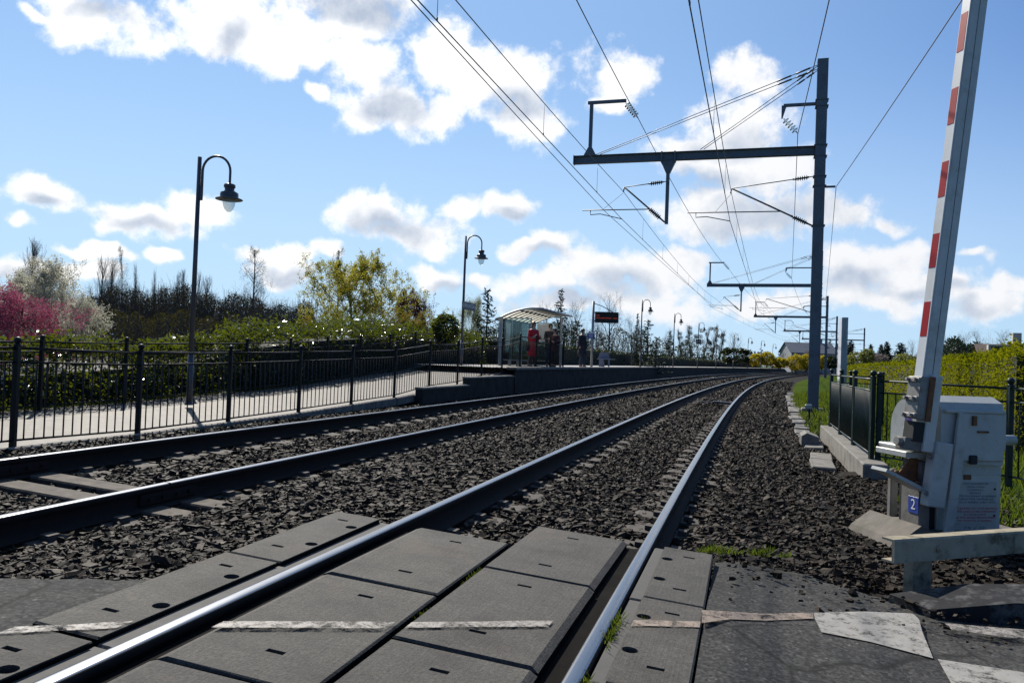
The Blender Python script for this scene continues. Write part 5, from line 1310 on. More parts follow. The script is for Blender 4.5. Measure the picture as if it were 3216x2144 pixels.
# ------------------------------------------------------------------ hedges
M['inner'] = plain('shade_core', (.012,.016,.007), (.02,.02,.01), 9, .95, 0, .3, 20)  # dark filler core; its colour stands in for shade between the leaves
def hedge(name, label, line, width, leafm, size, dens, zb, ztop, core=True, aspect=.5, shoots=0, up=.25, rag=.06, noise_h=.08, cat='hedge', clump=0., clump_f=7., core_drop=.10):
    """line: list of plan points (front edge); the body extends `width` to the left of the walking direction (negative = right)"""
    pts = np.array([p[:2] for p in line], float); seg = np.diff(pts, axis=0); ln = np.hypot(*seg.T); cum = np.concatenate([[0], np.cumsum(ln)]); Lh = cum[-1]
    def at(t, w):
        x = np.interp(t, cum, pts[:, 0]); y = np.interp(t, cum, pts[:, 1]); i = np.clip(np.searchsorted(cum, t, side='right')-1, 0, len(seg)-1)
        d = seg[i]/ln[i][:, None]; n_ = np.stack([-d[:, 1], d[:, 0]], 1); return x+n_[:, 0]*w, y+n_[:, 1]*w, d, n_
    zb_f = zb if callable(zb) else (lambda t: np.full_like(t, zb)); zt_f = ztop if callable(ztop) else (lambda t: np.full_like(t, ztop))
    root = empty(name, (pts[0, 0], pts[0, 1], float(zb_f(np.array([0.]))[0])), 0, label, cat)
    sgn = 1 if width > 0 else -1; W = abs(width)
    hm = float(np.mean(zt_f(np.linspace(0, Lh, 30))-zb_f(np.linspace(0, Lh, 30))))
    n1, n2, n3 = int(Lh*hm*dens), int(Lh*W*dens), int(2*W*hm*dens*1.5)
    bumpy = lambda t: noise_h*(np.sin(t*2.3)+np.sin(t*5.1+1)*.6+np.sin(t*.9+2)*.8)
    t = RNG.uniform(0, Lh, n1); u = RNG.uniform(0, 1, n1)
    dep = (RNG.uniform(0, W, n1) if core == 'back' else np.abs(RNG.normal(0, rag, n1))-.5*rag)+bumpy(t+3)*.5
    x, y, d, n_ = at(t, dep*sgn); zt = zt_f(t)+bumpy(t); z0 = zb_f(t); P1 = np.stack([x, y, z0+(zt-z0)*u], 1); N1 = np.concatenate([-n_*sgn, np.zeros((n1, 1))], 1)
    t = RNG.uniform(0, Lh, n2); w = RNG.uniform(0, W, n2); x, y, d, n_ = at(t, w*sgn); P2 = np.stack([x, y, zt_f(t)+bumpy(t)+RNG.normal(0, rag, n2)*.7], 1); N2 = np.tile([0, 0, 1.], (n2, 1))
    te = np.where(RNG.random(n3) < .5, 0, Lh)+RNG.normal(0, rag, n3); w = RNG.uniform(0, W, n3); x, y, d, n_ = at(np.clip(te, 0, Lh), w*sgn); P3 = np.stack([x+d[:, 0]*(te-np.clip(te,0,Lh)), y+d[:, 1]*(te-np.clip(te,0,Lh)), zb_f(te)+RNG.uniform(0, 1, n3)*(zt_f(te)-zb_f(te))], 1); N3 = np.concatenate([np.where(te[:, None] < Lh/2, -d, d), np.zeros((n3, 1))], 1)
    PP = np.concatenate([P1, P2, P3]); NN = np.concatenate([N1, N2, N3]); tone = RNG.beta(1.4, 1.9, len(PP))
    if clump > 0:
        q = PP*clump_f; nv_ = np.sin(q[:, 0]+1.3*np.sin(q[:, 2]*1.1))*np.sin(q[:, 1]*.9+1.7*np.sin(q[:, 0]*.7))+np.sin(q[:, 2]*1.4+q[:, 0]*.6+q[:, 1]*.8); kk = nv_+RNG.normal(0, .5, len(PP)) > -1.5+clump; PP, NN, tone = PP[kk], NN[kk], np.clip(tone[kk]+.12*nv_[kk], 0, 1)
    if shoots:
        ts = RNG.uniform(0, Lh, shoots); ws = RNG.uniform(0, W*.7, shoots); x, y, d, n_ = at(ts, ws*sgn); hsh = RNG.uniform(.06, .26, shoots)
        k = 9; q = np.stack([np.repeat(x, k), np.repeat(y, k), np.repeat(zt_f(ts)+bumpy(ts)-.05, k)+np.tile(np.linspace(0, 1, k), shoots)*np.repeat(hsh, k)], 1)+RNG.normal(0, .02, (shoots*k, 3))
        PP = np.concatenate([PP, q]); NN = np.concatenate([NN, RNG.normal(size=q.shape)*.6+[0, 0, .7]]); tone = np.concatenate([tone, RNG.uniform(.85, 1, len(q))])
    v, f, tn = leaves(PP, size*RNG.uniform(.65, 1.25, len(PP)), aspect, up, 0, tone, NN)
    ob = link('foliage', fast_mesh('foliage', v, f, [leafm], False, tn)); reparent(ob, root)
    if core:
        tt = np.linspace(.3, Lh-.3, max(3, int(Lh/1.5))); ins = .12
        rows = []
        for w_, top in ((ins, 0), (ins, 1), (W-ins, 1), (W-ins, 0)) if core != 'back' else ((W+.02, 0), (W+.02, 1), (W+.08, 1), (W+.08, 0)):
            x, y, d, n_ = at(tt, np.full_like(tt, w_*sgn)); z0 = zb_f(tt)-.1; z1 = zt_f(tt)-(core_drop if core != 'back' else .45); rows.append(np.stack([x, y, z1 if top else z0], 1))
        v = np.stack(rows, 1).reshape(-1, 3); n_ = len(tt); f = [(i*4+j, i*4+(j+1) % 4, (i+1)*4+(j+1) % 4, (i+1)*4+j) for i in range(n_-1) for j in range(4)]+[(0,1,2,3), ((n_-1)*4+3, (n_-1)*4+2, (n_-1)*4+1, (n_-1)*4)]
        ob = link('shade_core', fast_mesh('shade_core', v, f, [M['inner']])); reparent(ob, root)
    return root
lh = [P(s, -9.78) for s in np.arange(-2, 17.1, 1.0)]
hedge('laurel_hedge', 'glossy laurel hedge with pale new shoots behind the path railing', lh, .75, L['laurel'], .12, 640, lambda t: np.interp(t-2, [0, 9.5, 13, 17], [0, 0, .05, .15]), lambda t: np.interp(t-2, [0, 8, 12, 15, 17], [.97, .97, 1.0, 1.15, 1.4]), core='back', aspect=.42, shoots=26, rag=.14, noise_h=.07, clump=.5, clump_f=5.)
lh = [P(s, -9.82) for s in np.arange(17.1, 34, 1.0)]
hedge('tall_laurel_hedge', 'taller dark laurel hedge full of sun glints beside the ramp', lh, 1.5, L['laurel'], .125, 260, lambda t: zpath(t+17.1), lambda t: np.interp(t, [0, 3, 8, 17], [1.45, 1.75, 1.95, 1.95]), aspect=.42, shoots=30, rag=.20, noise_h=.10, clump=.3, clump_f=5., core_drop=.32)
ph = [P(s, PEDGE-3.55) for s in np.arange(33.5, 171, 3.0)]
hedge('platform_hedge', 'long low clipped hedge along the back of the platform', ph, 1.0, L['hedge_dark'], .07, 130, .78, lambda t: np.interp(t, [0, 20, 60, 137], [1.95, 1.85, 1.75, 1.70]), rag=.05, noise_h=.02, shoots=60)
rh = [(8.15, 13.0), (9.9, 16.6), (14.5, 27.)]
hedge('privet_hedge', 'bright green clipped hedge on the lawn behind the barrier', rh, -1.3, L['privet'], .058, 620, -.15, lambda t: np.interp(t, [0, 2.2, 2.5, 17], [1.60, 1.60, 1.55, 1.60]), aspect=.55, rag=.10, noise_h=.03, clump=.55, clump_f=7.)
rh = [(14.55, 27.1), (26., 57.), (38., 88.), (50, 119)]
hedge('long_privet_hedge', 'far end of the bright green hedge running along the line', rh, -1.3, L['privet'], .13, 60, -.2, 1.6, aspect=.55, rag=.08, noise_h=.03, clump=.4, clump_f=3.)

# ------------------------------------------------------------------ trees
BG = 'trees behind the hedge'
pop = dict(bark=M['bark_grey'], r0=.13, lv=3, spread=.26, up=.22, nb=(52, 8, 4), lr=(.22, .40, .45), start=.10, wob=.05, thick=1.8, rf=.55, crown=lambda t: .35+2.2*t*(1-t)+.25)
tree('poplar', 'tall lone bare poplar at the far left', 'popA', 110, 742, 80, H0=12, wpx=75, group=BG, **pop)
for px, top, w, lb in ((325, 795, 46, 'bare poplar standing first from left in the wood behind the path'), (357, 800, 46, 'second bare poplar in the wood behind the path'), (436, 815, 34, 'slim bare poplar just right of the dark alder'), (490, 838, 30, 'short slim bare poplar midway in the wood'), (552, 843, 40, 'bare poplar just left of the nearest lamp'), (577, 838, 40, 'bare poplar touching the nearest lamp post'), (632, 838, 44, 'bare poplar just right of the nearest lamp'), (653, 858, 40, 'second bare poplar right of the nearest lamp')):
    tree('poplar', lb, 'popA' if px % 2 else 'popB', px, top, 85, H0=12, wpx=w, group=BG, **pop)
for px, lb in ((1390, 'distant bare poplar left of the station name sign'), (1424, 'distant bare poplar touching the station name sign')): tree('poplar', lb, 'popB', px, 965, 150, H0=12, wpx=22, group=BG, **pop)
alder = dict(bark=M['bark'], r0=.10, lv=3, spread=.62, up=.10, nb=(30, 8, 5), lr=(.34, .5, .5), start=.15, wob=.12, thick=1.5, rf=.6, crown=lambda t: 1.25-1.1*t)
tree('alder', 'dark bare alder rising over the wood, right of the white blossom', 'aldA', 395, 772, 70, H0=11, wpx=95, group=BG, leafm=L['wood'], leaf_n=1, leaf_s=.08, jitter=.1, **alder)
tree('alder', 'tall slender bare alder standing between lamp and spring tree', 'aldB', 803, 768, 55, H0=9, wpx=170, group=BG, leafm=L['olive'], leaf_n=1, leaf_s=.06, jitter=.1, **alder)
tree('alder', 'bare alder top rising behind the yellow green tree', 'aldB', 1052, 775, 52, H0=9, wpx=150, group=BG, **alder)
rnd = dict(bark=M['bark'], r0=.10, lv=3, spread=.52, up=.18, nb=(14, 9, 7), lr=(.66, .5, .5), start=.18, wob=.13, trunk_to=.72, thick=1.0, rf=.75)
tree('cherry_tree', 'white blossoming cherry at the left picture edge', 'chA', 15, 838, 36, H0=5, wpx=250, group=BG, leafm=L['white'], leaf_n=7, leaf_s=.075, jitter=.05, **rnd)
tree('cherry_tree', 'white blossoming cherry with open upright crown behind the pink tree', 'chB', 195, 812, 34, H0=5, wpx=270, group=BG, leafm=L['white'], leaf_n=7, leaf_s=.07, jitter=.05, **rnd)
tree('cherry_tree', 'low pale green blossoming tree right of the pink tree', 'chC', 275, 918, 31, H0=4, wpx=170, group=BG, leafm=L['white'], leaf_n=4, leaf_s=.06, jitter=.06, **rnd)
pk = dict(rnd); pk.update(spread=.70, up=.08, lr=(.80, .5, .5))
tree('pink_tree', 'pink blossoming tree with spreading crown at the far left', 'pkA', 120, 895, 27, H0=4, wpx=370, group=BG, leafm=L['pink'], leaf_n=6, leaf_s=.055, jitter=.07, **pk)
tree('pink_tree', 'smaller pink blossoming tree cut by the left picture edge', 'pkA', -45, 935, 28, H0=4, wpx=260, group=BG, leafm=L['pink'], leaf_n=6, leaf_s=.055, jitter=.07, **pk)
spr = dict(bark=M['bark'], r0=.09, lv=3, spread=.60, up=.06, nb=(26, 9, 6), lr=(.86, .34, .40), start=.05, wob=.05, trunk_to=.85, thick=1.0, rf=.8, leaf_along=.6, crown=lambda t: 1.2-.8*t)
tree('spring_tree', 'large yellow green tree in young leaf behind the hedge', 'spA', 1118, 783, 34, H0=6, wpx=440, group=BG, leafm=L['spring'], leaf_n=6, leaf_s=.08, jitter=.05, **spr)
tree('spring_tree', 'low golden bronze young tree at the left foot of the yellow green tree', 'spB', 985, 985, 30, H0=4, wpx=170, group=BG, leafm=L['gold'], leaf_n=4, leaf_s=.065, jitter=.06, **spr)
tree('spring_tree', 'low golden bronze young tree in front of the purple tree', 'spB', 1272, 965, 30, H0=4, wpx=230, group=BG, leafm=L['gold'], leaf_n=4, leaf_s=.065, jitter=.06, **spr)
tree('purple_plum', 'dark purple leaved tree right of the yellow green tree', 'plA', 1305, 902, 37, H0=5, wpx=185, group=BG, leafm=L['plum'], leaf_n=6, leaf_s=.08, jitter=.06, **rnd)
wil = dict(rnd); wil.update(up=-.02, spread=.5)
tree('willow', 'pale weeping willow behind the station name sign', 'wiA', 1472, 932, 62, H0=6, wpx=100, group=BG, leafm=L['willow'], leaf_n=5, leaf_s=.10, jitter=.14, leaf_up=-1.2, aspect=.3, **wil)
bare = dict(bark=M['bark'], r0=.12, lv=3, spread=.50, up=.20, nb=(15, 9, 6), lr=(.62, .5, .5), start=.25, wob=.12, trunk_to=.75, thick=1.5, rf=.7)
for px, top, dep, w, lb in ((1718, 935, 62, 90, 'bare tree left of the dark spruce behind the shelter'), (1805, 930, 64, 100, 'bare tree right of the dark spruce behind the shelter'), (1920, 905, 68, 130, 'bare tree behind the departure board'), (1990, 985, 60, 80, 'bare bushy tree left of the third lamp'), (1640, 965, 70, 90, 'bare tree rising behind the shelter roof'), (1880, 985, 60, 80, 'bare tree under the departure board'), (700, 935, 75, 130, 'bare rounded tree right of the nearest lamp'), (755, 950, 70, 110, 'bare rounded tree left of the slender alder'), (890, 955, 70, 130, 'bare rounded tree left of the yellow green tree'), (245, 905, 75, 110, 'bare wood tree behind the pale green blossom'), (300, 880, 78, 90, 'bare wood tree left of the first poplar'), (375, 860, 80, 90, 'bare wood tree between the poplars and the dark alder'), (420, 870, 76, 100, 'bare wood tree right of the dark alder'), (465, 885, 78, 100, 'bare wood tree midway between alder and lamp'), (515, 880, 76, 100, 'bare wood tree a little left of the nearest lamp'), (600, 895, 78, 90, 'bare wood tree half hidden by the nearest lamp post'), (640, 900, 74, 110, 'bare wood tree right beside the nearest lamp'), (845, 940, 66, 90, 'low bare tree right of the slender alder'), (930, 935, 64, 90, 'bare tree at the left flank of the yellow green tree'), (560, 880, 74, 100, 'bare wood tree just left of the nearest lamp post'), (675, 905, 72, 110, 'bare wood tree a little right of the nearest lamp'), (730, 915, 68, 110, 'bare wood tree midway between lamp and slender alder'), (775, 930, 64, 100, 'bare wood tree close left of the slender alder'), (865, 925, 62, 110, 'bare wood tree between slender alder and yellow green tree'), (340, 870, 72, 100, 'bare wood tree under the two left poplars'), (2310, 1035, 190, 60, 'distant bare tree above the dark rounded bush'), (2105, 1025, 170, 40, 'distant bare tree left of the mistletoe trees'), (3028, 1030, 95, 80, 'bare tree right of the barrier arm, leftmost of three'), (3076, 1024, 98, 70, 'bare tree right of the barrier arm, middle of three'), (3140, 1026, 92, 110, 'spreading bare tree beside the far roof'), (2985, 1045, 100, 60, 'bare tree close to the right edge of the barrier arm'), (2868, 1058, 110, 50, 'bare tree close to the left edge of the barrier arm'), (2455, 1090, 185, 50, 'distant bare tree left of the slate roofed house')):
    tree('bare_tree', lb, 'barA' if px % 2 else 'barB', px, top, dep, H0=8, wpx=w, group='bare trees', **bare)
# mistletoe trees
def clump_mesh(key, n=260, s=.28):
    d = RNG.normal(size=(n, 3)); d /= np.linalg.norm(d, axis=1)[:, None]; p_ = d*RNG.uniform(.3, 1, (n, 1)); v, f, t = leaves(p_, s, .4, 0, 0, None, d); return fast_mesh('mistletoe_ball', v, f, [L['mistletoe']], False, t)
MIS = clump_mesh('m')
for i, (px, top, lb) in enumerate(((2146, 1028, 'first mistletoe laden tree from the left beyond the platform'), (2172, 1012, 'second mistletoe laden tree from the left beyond the platform'), (2212, 1020, 'third mistletoe laden tree, behind the fifth and sixth lamps'), (2238, 1012, 'fourth mistletoe laden tree beyond the platform'), (2262, 1030, 'fifth and rightmost mistletoe laden tree'))):
    r = tree('mistletoe_tree', lb, 'popB', px, top, 190, H0=12, wpx=40, group='trees hung with mistletoe', **pop)
    rr_ = np.random.default_rng(40+i)
    sx_, sz_ = r.scale[0], r.scale[2]
    for j in range(9):
        a = rr_.uniform(0, 6.28); hh = rr_.uniform(.40, .88); rad = rr_.uniform(.2, 1.5)
        ob = link('mistletoe_ball', MIS, r, (rad*math.cos(a)/sx_, rad*math.sin(a)/sx_, TREE_CACHE['popB'][1]*hh)); s_ = rr_.uniform(.40, .75); ob.scale = (s_/sx_, s_/sx_, s_/sz_); ob['kind'] = 'stuff'
# conifers
def conifer_mesh(key, H_, Rb, n_wh, leafm, droop=.15, irregular=0., size=.3, per=16):
    rng = np.random.default_rng(sum(map(ord, key))); segs = [(np.array([0, 0, 0.]), np.array([0, 0, H_*.5]), .09, .06), (np.array([0, 0, H_*.5]), np.array([0, 0, H_]), .06, .012)]; PP = []; DD = []
    for i in range(n_wh):
        t = .12+.86*i/(n_wh-1); z = H_*t
        for b in range(int(rng.integers(5, 8))):
            a = rng.uniform(0, 6.28); ln = Rb*(1-t)**.8*rng.uniform(.65, 1.15)+.10
            if irregular and rng.random() < irregular: ln *= rng.uniform(.2, .7)
            d = np.array([math.cos(a), math.sin(a), -droop+.5*(t-.3)]); e = np.array([0, 0, z])+d*ln; segs.append((np.array([0, 0, z]), e, .022, .006))
            k = max(3, int(per*ln/Rb)); u = rng.uniform(.25, 1, k)[:, None]; PP.append(np.array([0, 0, z])+d*ln*u+rng.normal(0, .05, (k, 3))); DD.append(np.tile(d, (k, 1)))
    PP = np.concatenate(PP); v, f, t_ = leaves(PP, size*rng.uniform(.6, 1.2, len(PP)), .35, .1, 0, None, None)
    a, b = segs_mesh(segs, 4)
    return fast_mesh('trunk', a, b, [M['bark']], True), fast_mesh('crown', v, f, [leafm], False, t_)
CON = {'spruce': (conifer_mesh('spruce', 8, 1.5, 26, L['pine'], .15, .1, .34, 18), 8), 'pine': (conifer_mesh('pine', 6, 1.35, 15, L['pine'], -.35, .45, .34, 16), 6), 'fir': (conifer_mesh('fir', 8, 2.4, 22, L['pine'], .1, .15, .7, 22), 8)}
def conifer(kind, label, px, top, depth, w=1., zb=0., grp='conifers behind the platform'):
    q = along(px, top, depth); (tm, cm), hh = CON[kind]; sc = (q.z-zb)/hh
    r = empty('pine_tree' if kind == 'pine' else 'spruce_tree', (q.x, q.y, zb), RNG.uniform(0, 6.28), label, 'tree', grp); r.scale = (sc*w, sc*w, sc); link('trunk', tm, r); link('crown', cm, r)
for a in (('pine', 'young pine with open whorls left of the shelter', 1533, 912, 46, 1.0), ('spruce', 'dark spruce rising behind the shelter', 1763, 910, 58, .9), ('pine', 'pine with upright shoots right of the third lamp', 2036, 1008, 62, 1.3), ('spruce', 'thin spruce behind the third lamp', 2003, 985, 62, .6), ('pine', 'small pine left of the shelter post', 1500, 1000, 44, 1.2), ('pine', 'bushy pine beside the third lamp foot', 2062, 1060, 55, 1.8), ('spruce', 'small dark spruce right of the third lamp', 2105, 1040, 90, 1.2), ('pine', 'bushy pine between shelter and departure board', 1812, 1010, 50, 1.5)): conifer(*a)
for a in (('fir', 'dark fir right of the tall narrow sign', 2673, 1068, 175, .9), ('fir', 'second dark fir from the tall narrow sign', 2735, 1082, 178, .9), ('fir', 'third dark fir in the far row', 2768, 1083, 178, 1.0), ('fir', 'fourth dark fir, tallest of the far row', 2786, 1074, 180, 1.0), ('fir', 'broad lone dark fir left of the barrier arm', 2831, 1078, 170, 1.35), ('spruce', 'cedar top showing over the slate roof', 2607, 1064, 260, 1.4)): conifer(*a, grp='dark firs beyond the lawn')

# ------------------------------------------------------------------ bushes
def bush(name, label, px, py0, py1, wpx, depth, leafm, n, size, cat='bush', zb=None, squash=1.0, group=None, up=.2, flat=False):
    c = along(px, (py0+py1)/2, depth); rz = (py1-py0)/2*depth/FPX; rx = wpx/2*depth/FPX
    d = RNG.normal(size=(n, 3)); d /= np.linalg.norm(d, axis=1)[:, None]
    if flat: d = np.sign(d)*np.abs(d)**.55
    lump = 1+.16*np.sin(d[:, 0]*5+px)*np.cos(d[:, 1]*4+d[:, 2]*5)
    p_ = d*np.array([rx, rx*.8, rz])*(RNG.uniform(.55, 1, (n, 1))**.5)*lump[:, None]
    r = empty(name, (c.x, c.y, c.z-rz), 0, label, cat, group)
    v, f, t = leaves(p_+[0, 0, rz], size*RNG.uniform(.6, 1.3, n), .5, up, 0, None, d); link('foliage', fast_mesh('foliage', v, f, [leafm], False, t), r)
    sg_ = [(np.array([0, 0, -.3]), np.array([RNG.normal(0, rx*.4), RNG.normal(0, rx*.3), rz*1.5]), .03, .008) for _ in range(7)]; a, b = segs_mesh(sg_, 4); link('stems', fast_mesh('stems', a, b, [M['bark']], True), r)
    return r
bush('rounded_bush', 'dark clipped rounded bush behind the platform hedge', 2310, 1095, 1140, 84, 112, L['hedge_dark'], 2600, .32, flat=True)
FG = 'yellow flowering bushes at the platform end'
for px, a, b, w, lb in ((2375, 1112, 1150, 50, 'yellow flowering bush just right of the dark rounded bush'), (2408, 1106, 1150, 50, 'second yellow flowering bush from the rounded bush'), (2452, 1126, 1156, 46, 'low yellow flowering bush near the platform end'), (2500, 1115, 1166, 62, 'large yellow flowering bush left of the nearest mast'), (2532, 1116, 1164, 50, 'yellow flowering bush partly behind the nearest mast'), (2580, 1118, 1160, 40, 'yellow green bush between the two nearest masts')):
    bush('forsythia_bush', lb, px, a, b, w, 140, L['forsythia'], 1100, .36, group=FG, up=.9)
bush('laurel_bush', 'dark glossy laurel bush rising above the hedge left of the name sign', 1400, 985, 1080, 85, 29, L['laurel'], 1500, .13)
bush('laurel_bush', 'dark laurel bush under the yellow green tree', 1180, 1030, 1090, 160, 27, L['laurel'], 1500, .13)
bush('scrub_bush', 'yellow green bush beyond the lawn hedge, below the far firs', 2722, 1095, 1140, 42, 150, L['willow'], 700, .4)
for px, a, w, lb in ((2690, 1105, 55, 'pale blossoming shrub right of the tall narrow sign'), (2765, 1112, 50, 'pale blossoming shrub below the far firs'), (2840, 1112, 70, 'pale green shrub left of the barrier arm'), (2880, 1118, 50, 'grey green shrub touching the barrier arm'), (2545, 1100, 50, 'pale shrub in front of the slate roofed house')):
    bush('far_shrub', lb, px, a, 1150, w, 150, L['dry'] if px % 2 else L['willow'], 700, .38, group='far shrubs beyond the lawn')
bush('dark_shrub', 'dark evergreen shrub between the masts', 2612, 1118, 1160, 34, 140, L['hedge_dark'], 700, .35)
# undergrowth seen as one mass
def thicket(name, label, x0, x1, top_f, depth0, depth1, leafm, n, size, ntw, zb=0., offmax=None):
    px = RNG.uniform(x0, x1, n); dp = RNG.uniform(depth0, depth1, n); fr = RNG.uniform(0, 1, n)**.8
    r_ = np.array([list(ray_of(float(a), 1100.)) for a in px]); X = r_[:, 0]/r_[:, 1]*dp; hor = 1072+FPX*PITCH+(px-1608)*ROLL
    ztop = CAMH+(hor-(top_f(px)+12*np.sin(px*.031)+9*np.sin(px*.083+1)+RNG.normal(0, 5, n)))*dp/FPX
    PT = np.stack([X, dp, zb+(ztop-zb)*fr], 1)
    if offmax is not None:
        so = np.array([SO(a, b)[1] for a, b in zip(X[::1], dp[::1])]); kk = so < offmax; PT, X, dp, ztop = PT[kk], X[kk], dp[kk], ztop[kk]; n = len(X); ntw = int(ntw*kk.mean())
    v, f, t = leaves(PT, size*RNG.uniform(.5, 1.3, n)*dp/60, .45, .6)
    ob = link(name, fast_mesh(name, v, f, [leafm], False, t)); prop(ob, label, 'undergrowth', kind='stuff')
    k = RNG.integers(0, n, ntw); sg_ = []
    for i in k:
        b = np.array([X[i], dp[i], zb]); h_ = (ztop[i]-zb)*RNG.uniform(.7, 1.12); lean = RNG.normal(0, .10, 2)*h_
        sg_.append((b, b+[lean[0], lean[1], h_], .028, .008)); m_ = b+np.array([lean[0], lean[1], h_])*RNG.uniform(.4, .7); sg_.append((m_, m_+[RNG.normal(0, .5), RNG.normal(0, .3), h_*.35], .014, .006))
    a, b = segs_mesh(sg_, 3); link('stems', fast_mesh('stems', a, b, [M['bark']], False), ob); ob.children[0]['kind'] = 'stuff'
thicket('wood_undergrowth', 'brown undergrowth of the wood behind the hedge', -200, 980, lambda x: np.interp(x, [0, 250, 400, 600, 700, 960], [975, 935, 915, 915, 935, 970]), 66, 95, L['wood'], 60000, .16, 3600)
thicket('olive_undergrowth', 'olive green shrubs in front of the wood', -150, 1000, lambda x: np.interp(x, [0, 250, 400, 600, 700, 960], [1025, 1000, 985, 990, 1000, 1010]), 40, 60, L['olive'], 26000, .16, 1200)
thicket('station_undergrowth', 'dark undergrowth behind shelter and platform hedge', 1330, 2480, lambda x: np.interp(x, [1330, 1500, 1700, 1900, 2060, 2150, 2480], [1040, 1035, 1030, 1035, 1060, 1085, 1112]), 52, 150, L['hedge_dark'], 26000, .15, 1300, offmax=-11.5)
thicket('dark_copse', 'dark copse below the bare trees right of the barrier arm', 2900, 3150, lambda x: np.interp(x, [2900, 2960, 3060, 3120, 3150], [1100, 1085, 1080, 1082, 1105]), 88, 104, L['pine'], 9000, .26, 300)
thicket('far_fields_growth', 'distant hazy trees along the horizon', 2080, 3216, lambda x: 1118+.012*(x-2080), 330, 420, L['wood'], 7000, .22, 150, zb=-.5)

# ------------------------------------------------------------------ far houses
def house(name, label, px0, px1, yridge, yeave, depth, wall, roofm, rz=0.0, wdepth=8., windows=2, zb=-.4, chim=True):
    a, b = along(px0, yeave, depth), along(px1, yeave, depth); rd = along((px0+px1)/2, yridge, depth); w = abs(b.x-a.x); ze, zr = (a.z+b.z)/2, rd.z
    r = empty(name, ((a.x+b.x)/2, depth+wdepth/2, zb), rz, label, 'house', None); he, hr = ze-zb, zr-zb; hw, hd = w/2, wdepth/2
    MB().add([(-hw,-hd,0),(hw,-hd,0),(hw,hd,0),(-hw,hd,0),(-hw,-hd,he),(hw,-hd,he),(hw,hd,he),(-hw,hd,he),(-hw,0,hr-.15),(hw,0,hr-.15)], [(0,1,5,4),(1,2,6,9,5),(2,3,7,6),(3,0,4,8,7)]).build('wall', wall, r)
    o_ = .4; zo = he-(hr-he)/hd*o_
    rf = MB().add([(-hw-o_,-hd-o_,zo),(hw+o_,-hd-o_,zo),(hw+o_,0,hr),(-hw-o_,0,hr),(-hw-o_,hd+o_,zo),(hw+o_,hd+o_,zo),(-hw-o_,-hd-o_,zo-.15),(hw+o_,-hd-o_,zo-.15),(hw+o_,0,hr-.15),(-hw-o_,0,hr-.15)], [(0,1,2,3),(3,2,5,4),(6,7,1,0),(7,8,2,1),(9,6,0,3)]).build('roof', roofm, r)
    if chim: MB().box((hw*.6, .3, hr+.3), (.6,.6,1.3)).build('chimney', wall, rf)
    for i in range(windows):
        x = -hw+(i+.5)*2*hw/windows
        fr_ = MB().box((x, -hd-.02, he*.62), (1.1,.08,1.4)).build('window', M['ink_white'], r); MB().box((x, -hd-.07, he*.62), (.9,.04,1.2)).build('pane', M['black'], fr_)
    MB().box((0, -hd-.02, 1.05), (1.0,.06,2.1)).build('door', M['wood'], r)
    return r, hw, hd, he, hr
house('slate_house', 'long grey house with slate roof seen left of the nearest mast', 2486, 2628, 1075, 1106, 205, M['grey_wall'], M['slate'], 0, 9, 4)
house('gable_house', 'slate roofed house end right of the tall narrow sign', 2652, 2676, 1078, 1108, 215, M['grey_wall'], M['slate'], 0, 8, 1, chim=False)
house('low_house', 'low white walled house with blue grey roof beyond the lawn', 2745, 2812, 1108, 1126, 190, M['cream'], M['slate'], 0, 7, 2, chim=False)
r, hw, hd, he, hr = house('roof_house', 'brown roofed house with dormer at the right picture edge', 3158, 3290, 1079, 1122, 62, M['cream'], plain('brown_tiles', (.10,.07,.055), (.07,.05,.042), 5, .85, 0, .4, 30), R(-24), 6, 2)
dm = MB().box((-hw*.35, -hd*.62, (he+hr)/2-.02), (1.5, 1.0, .85)).build('dormer', M['cream'], r); MB().box((-hw*.35, -hd*.62-.52, (he+hr)/2-.02), (1.1,.05,.6)).build('dormer_window', M['black'], dm)
# blue grey railings of the road bridge in the distance
a, b = along(2655, 1140, 150), along(2890, 1142, 150)
rl = empty('far_railing', (a.x, a.y, -.3), 0, 'blue grey metal railing far beyond the lawn hedge', 'railing')
for zz_ in (1.0, 1.6, 2.2): MB().tube([(0,0,zz_), (b.x-a.x, b.y-a.y, zz_)], .045, 5).build('rail_bar', M['mast'], rl)
for k in range(9): MB().box(((b.x-a.x)*k/8, (b.y-a.y)*k/8, 1.1), (.09,.09,2.3)).build('post', M['mast'], rl)

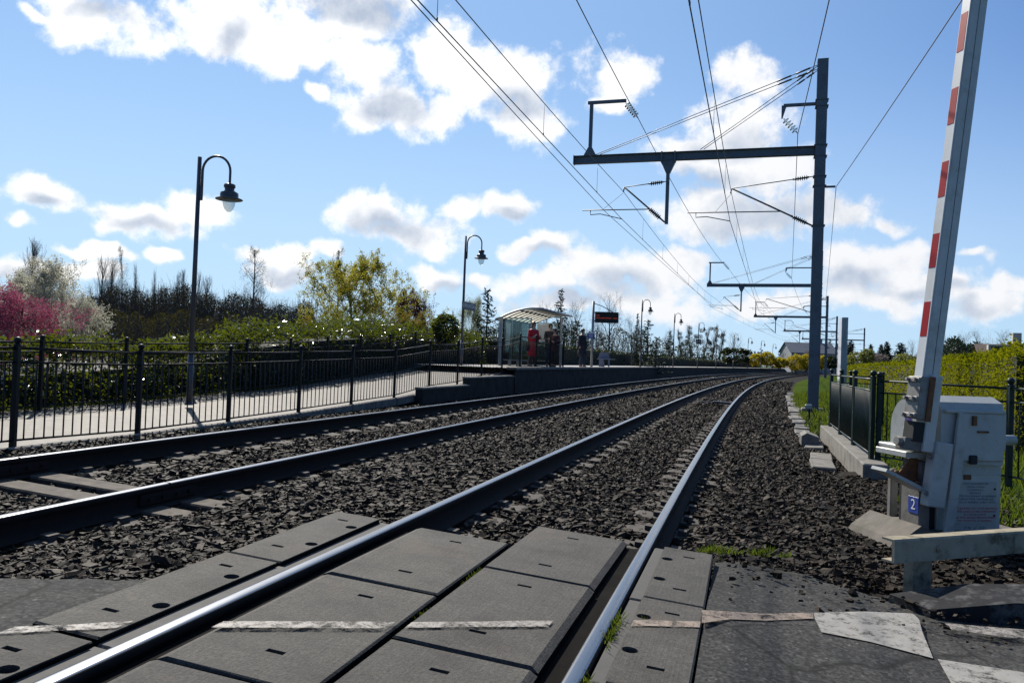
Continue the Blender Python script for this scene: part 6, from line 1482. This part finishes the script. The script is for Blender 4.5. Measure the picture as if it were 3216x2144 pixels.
# ------------------------------------------------------------------ grass and weeds
GP = []; GS = []
def gr_add(p_, s_): GP.append(p_); GS.append(s_)
n = 26000; s = 9+36*RNG.random(n)**1.6; off = RNG.uniform(3.05, 9.5, n); z = np.interp(off, [2.7, 3.3, 5, 24], [-.36, -.22, -.12, -.05])-.25*np.clip((7-s)/6, 0, 1)-.01
ok = ~((np.abs(off-3.15) < .3) & (np.abs(s-28) < .3)); gr_add(PA(s, off, z)[ok], (RNG.uniform(.10, .24, n)*np.interp(s, [9, 40], [.9, 1.4]))[ok])
n = 5000; s = RNG.uniform(19, 42, n); off = 2.55+.01*(s-19)+np.abs(RNG.normal(0, .35, n)); ok = RNG.random(n) < .6+.4*np.sin(s*1.3); gr_add(PA(s, off, -.27+0*s)[ok], RNG.uniform(.05, .20, n)[ok])
for (x, y, z, w, h_, c) in ((1.46,5.42,-.10,.10,.06,150),(1.36,5.36,-.09,.05,.05,50),(1.70,5.38,-.10,.05,.06,70),(1.80,5.47,-.10,.04,.06,50),(1.88,5.36,-.10,.04,.05,40),(1.58,5.36,-.09,.03,.03,20),(3.1,6.0,-.13,.12,.07,70),(4.2,8.2,-.17,.2,.1,120)):
    p_ = np.stack([x+RNG.normal(0, w*.55, c), y+RNG.normal(0, w*.35, c), np.full(c, z)], 1); gr_add(p_, RNG.uniform(.5, 1.2, c)*h_)
for (s0, of, c, h_) in ((4.55,.80,70,.05),(4.35,.80,60,.05),(3.75,.80,90,.055),(3.45,.80,70,.05),(3.05,.80,80,.05),(4.68,.91,26,.03),(3.93,1.01,40,.035),(4.87,.0,40,.025),(4.8,.0,60,.02),(4.18,.0,40,.02)):
    ss_ = s0+RNG.normal(0, .06, c); oo_ = of+RNG.normal(0, .012, c); gr_add(PA(ss_, oo_, zplane(oo_)-.025), RNG.uniform(.5, 1.2, c)*h_)
n = 1500; s = RNG.uniform(7, 17.5, n); off = -6.05+RNG.normal(0, .06, n); gr_add(PA(s, off, zbed(off)+.0), RNG.uniform(.02, .07, n))
n = 2500; s = RNG.uniform(-1, 20, n); off = -9.75+RNG.normal(0, .08, n); gr_add(PA(s, off, zpath(s)), RNG.uniform(.05, .16, n))
Pg = np.concatenate(GP); Sg = np.concatenate(GS)
v, f, t = leaves(Pg, Sg, .13, 1.5, 0, None, None, .05)
ob = link('grass', fast_mesh('grass', v, f, [L['grass']], False, t)); prop(ob, 'green grass and small weeds along the verge and between the slabs', 'grass', kind='stuff')
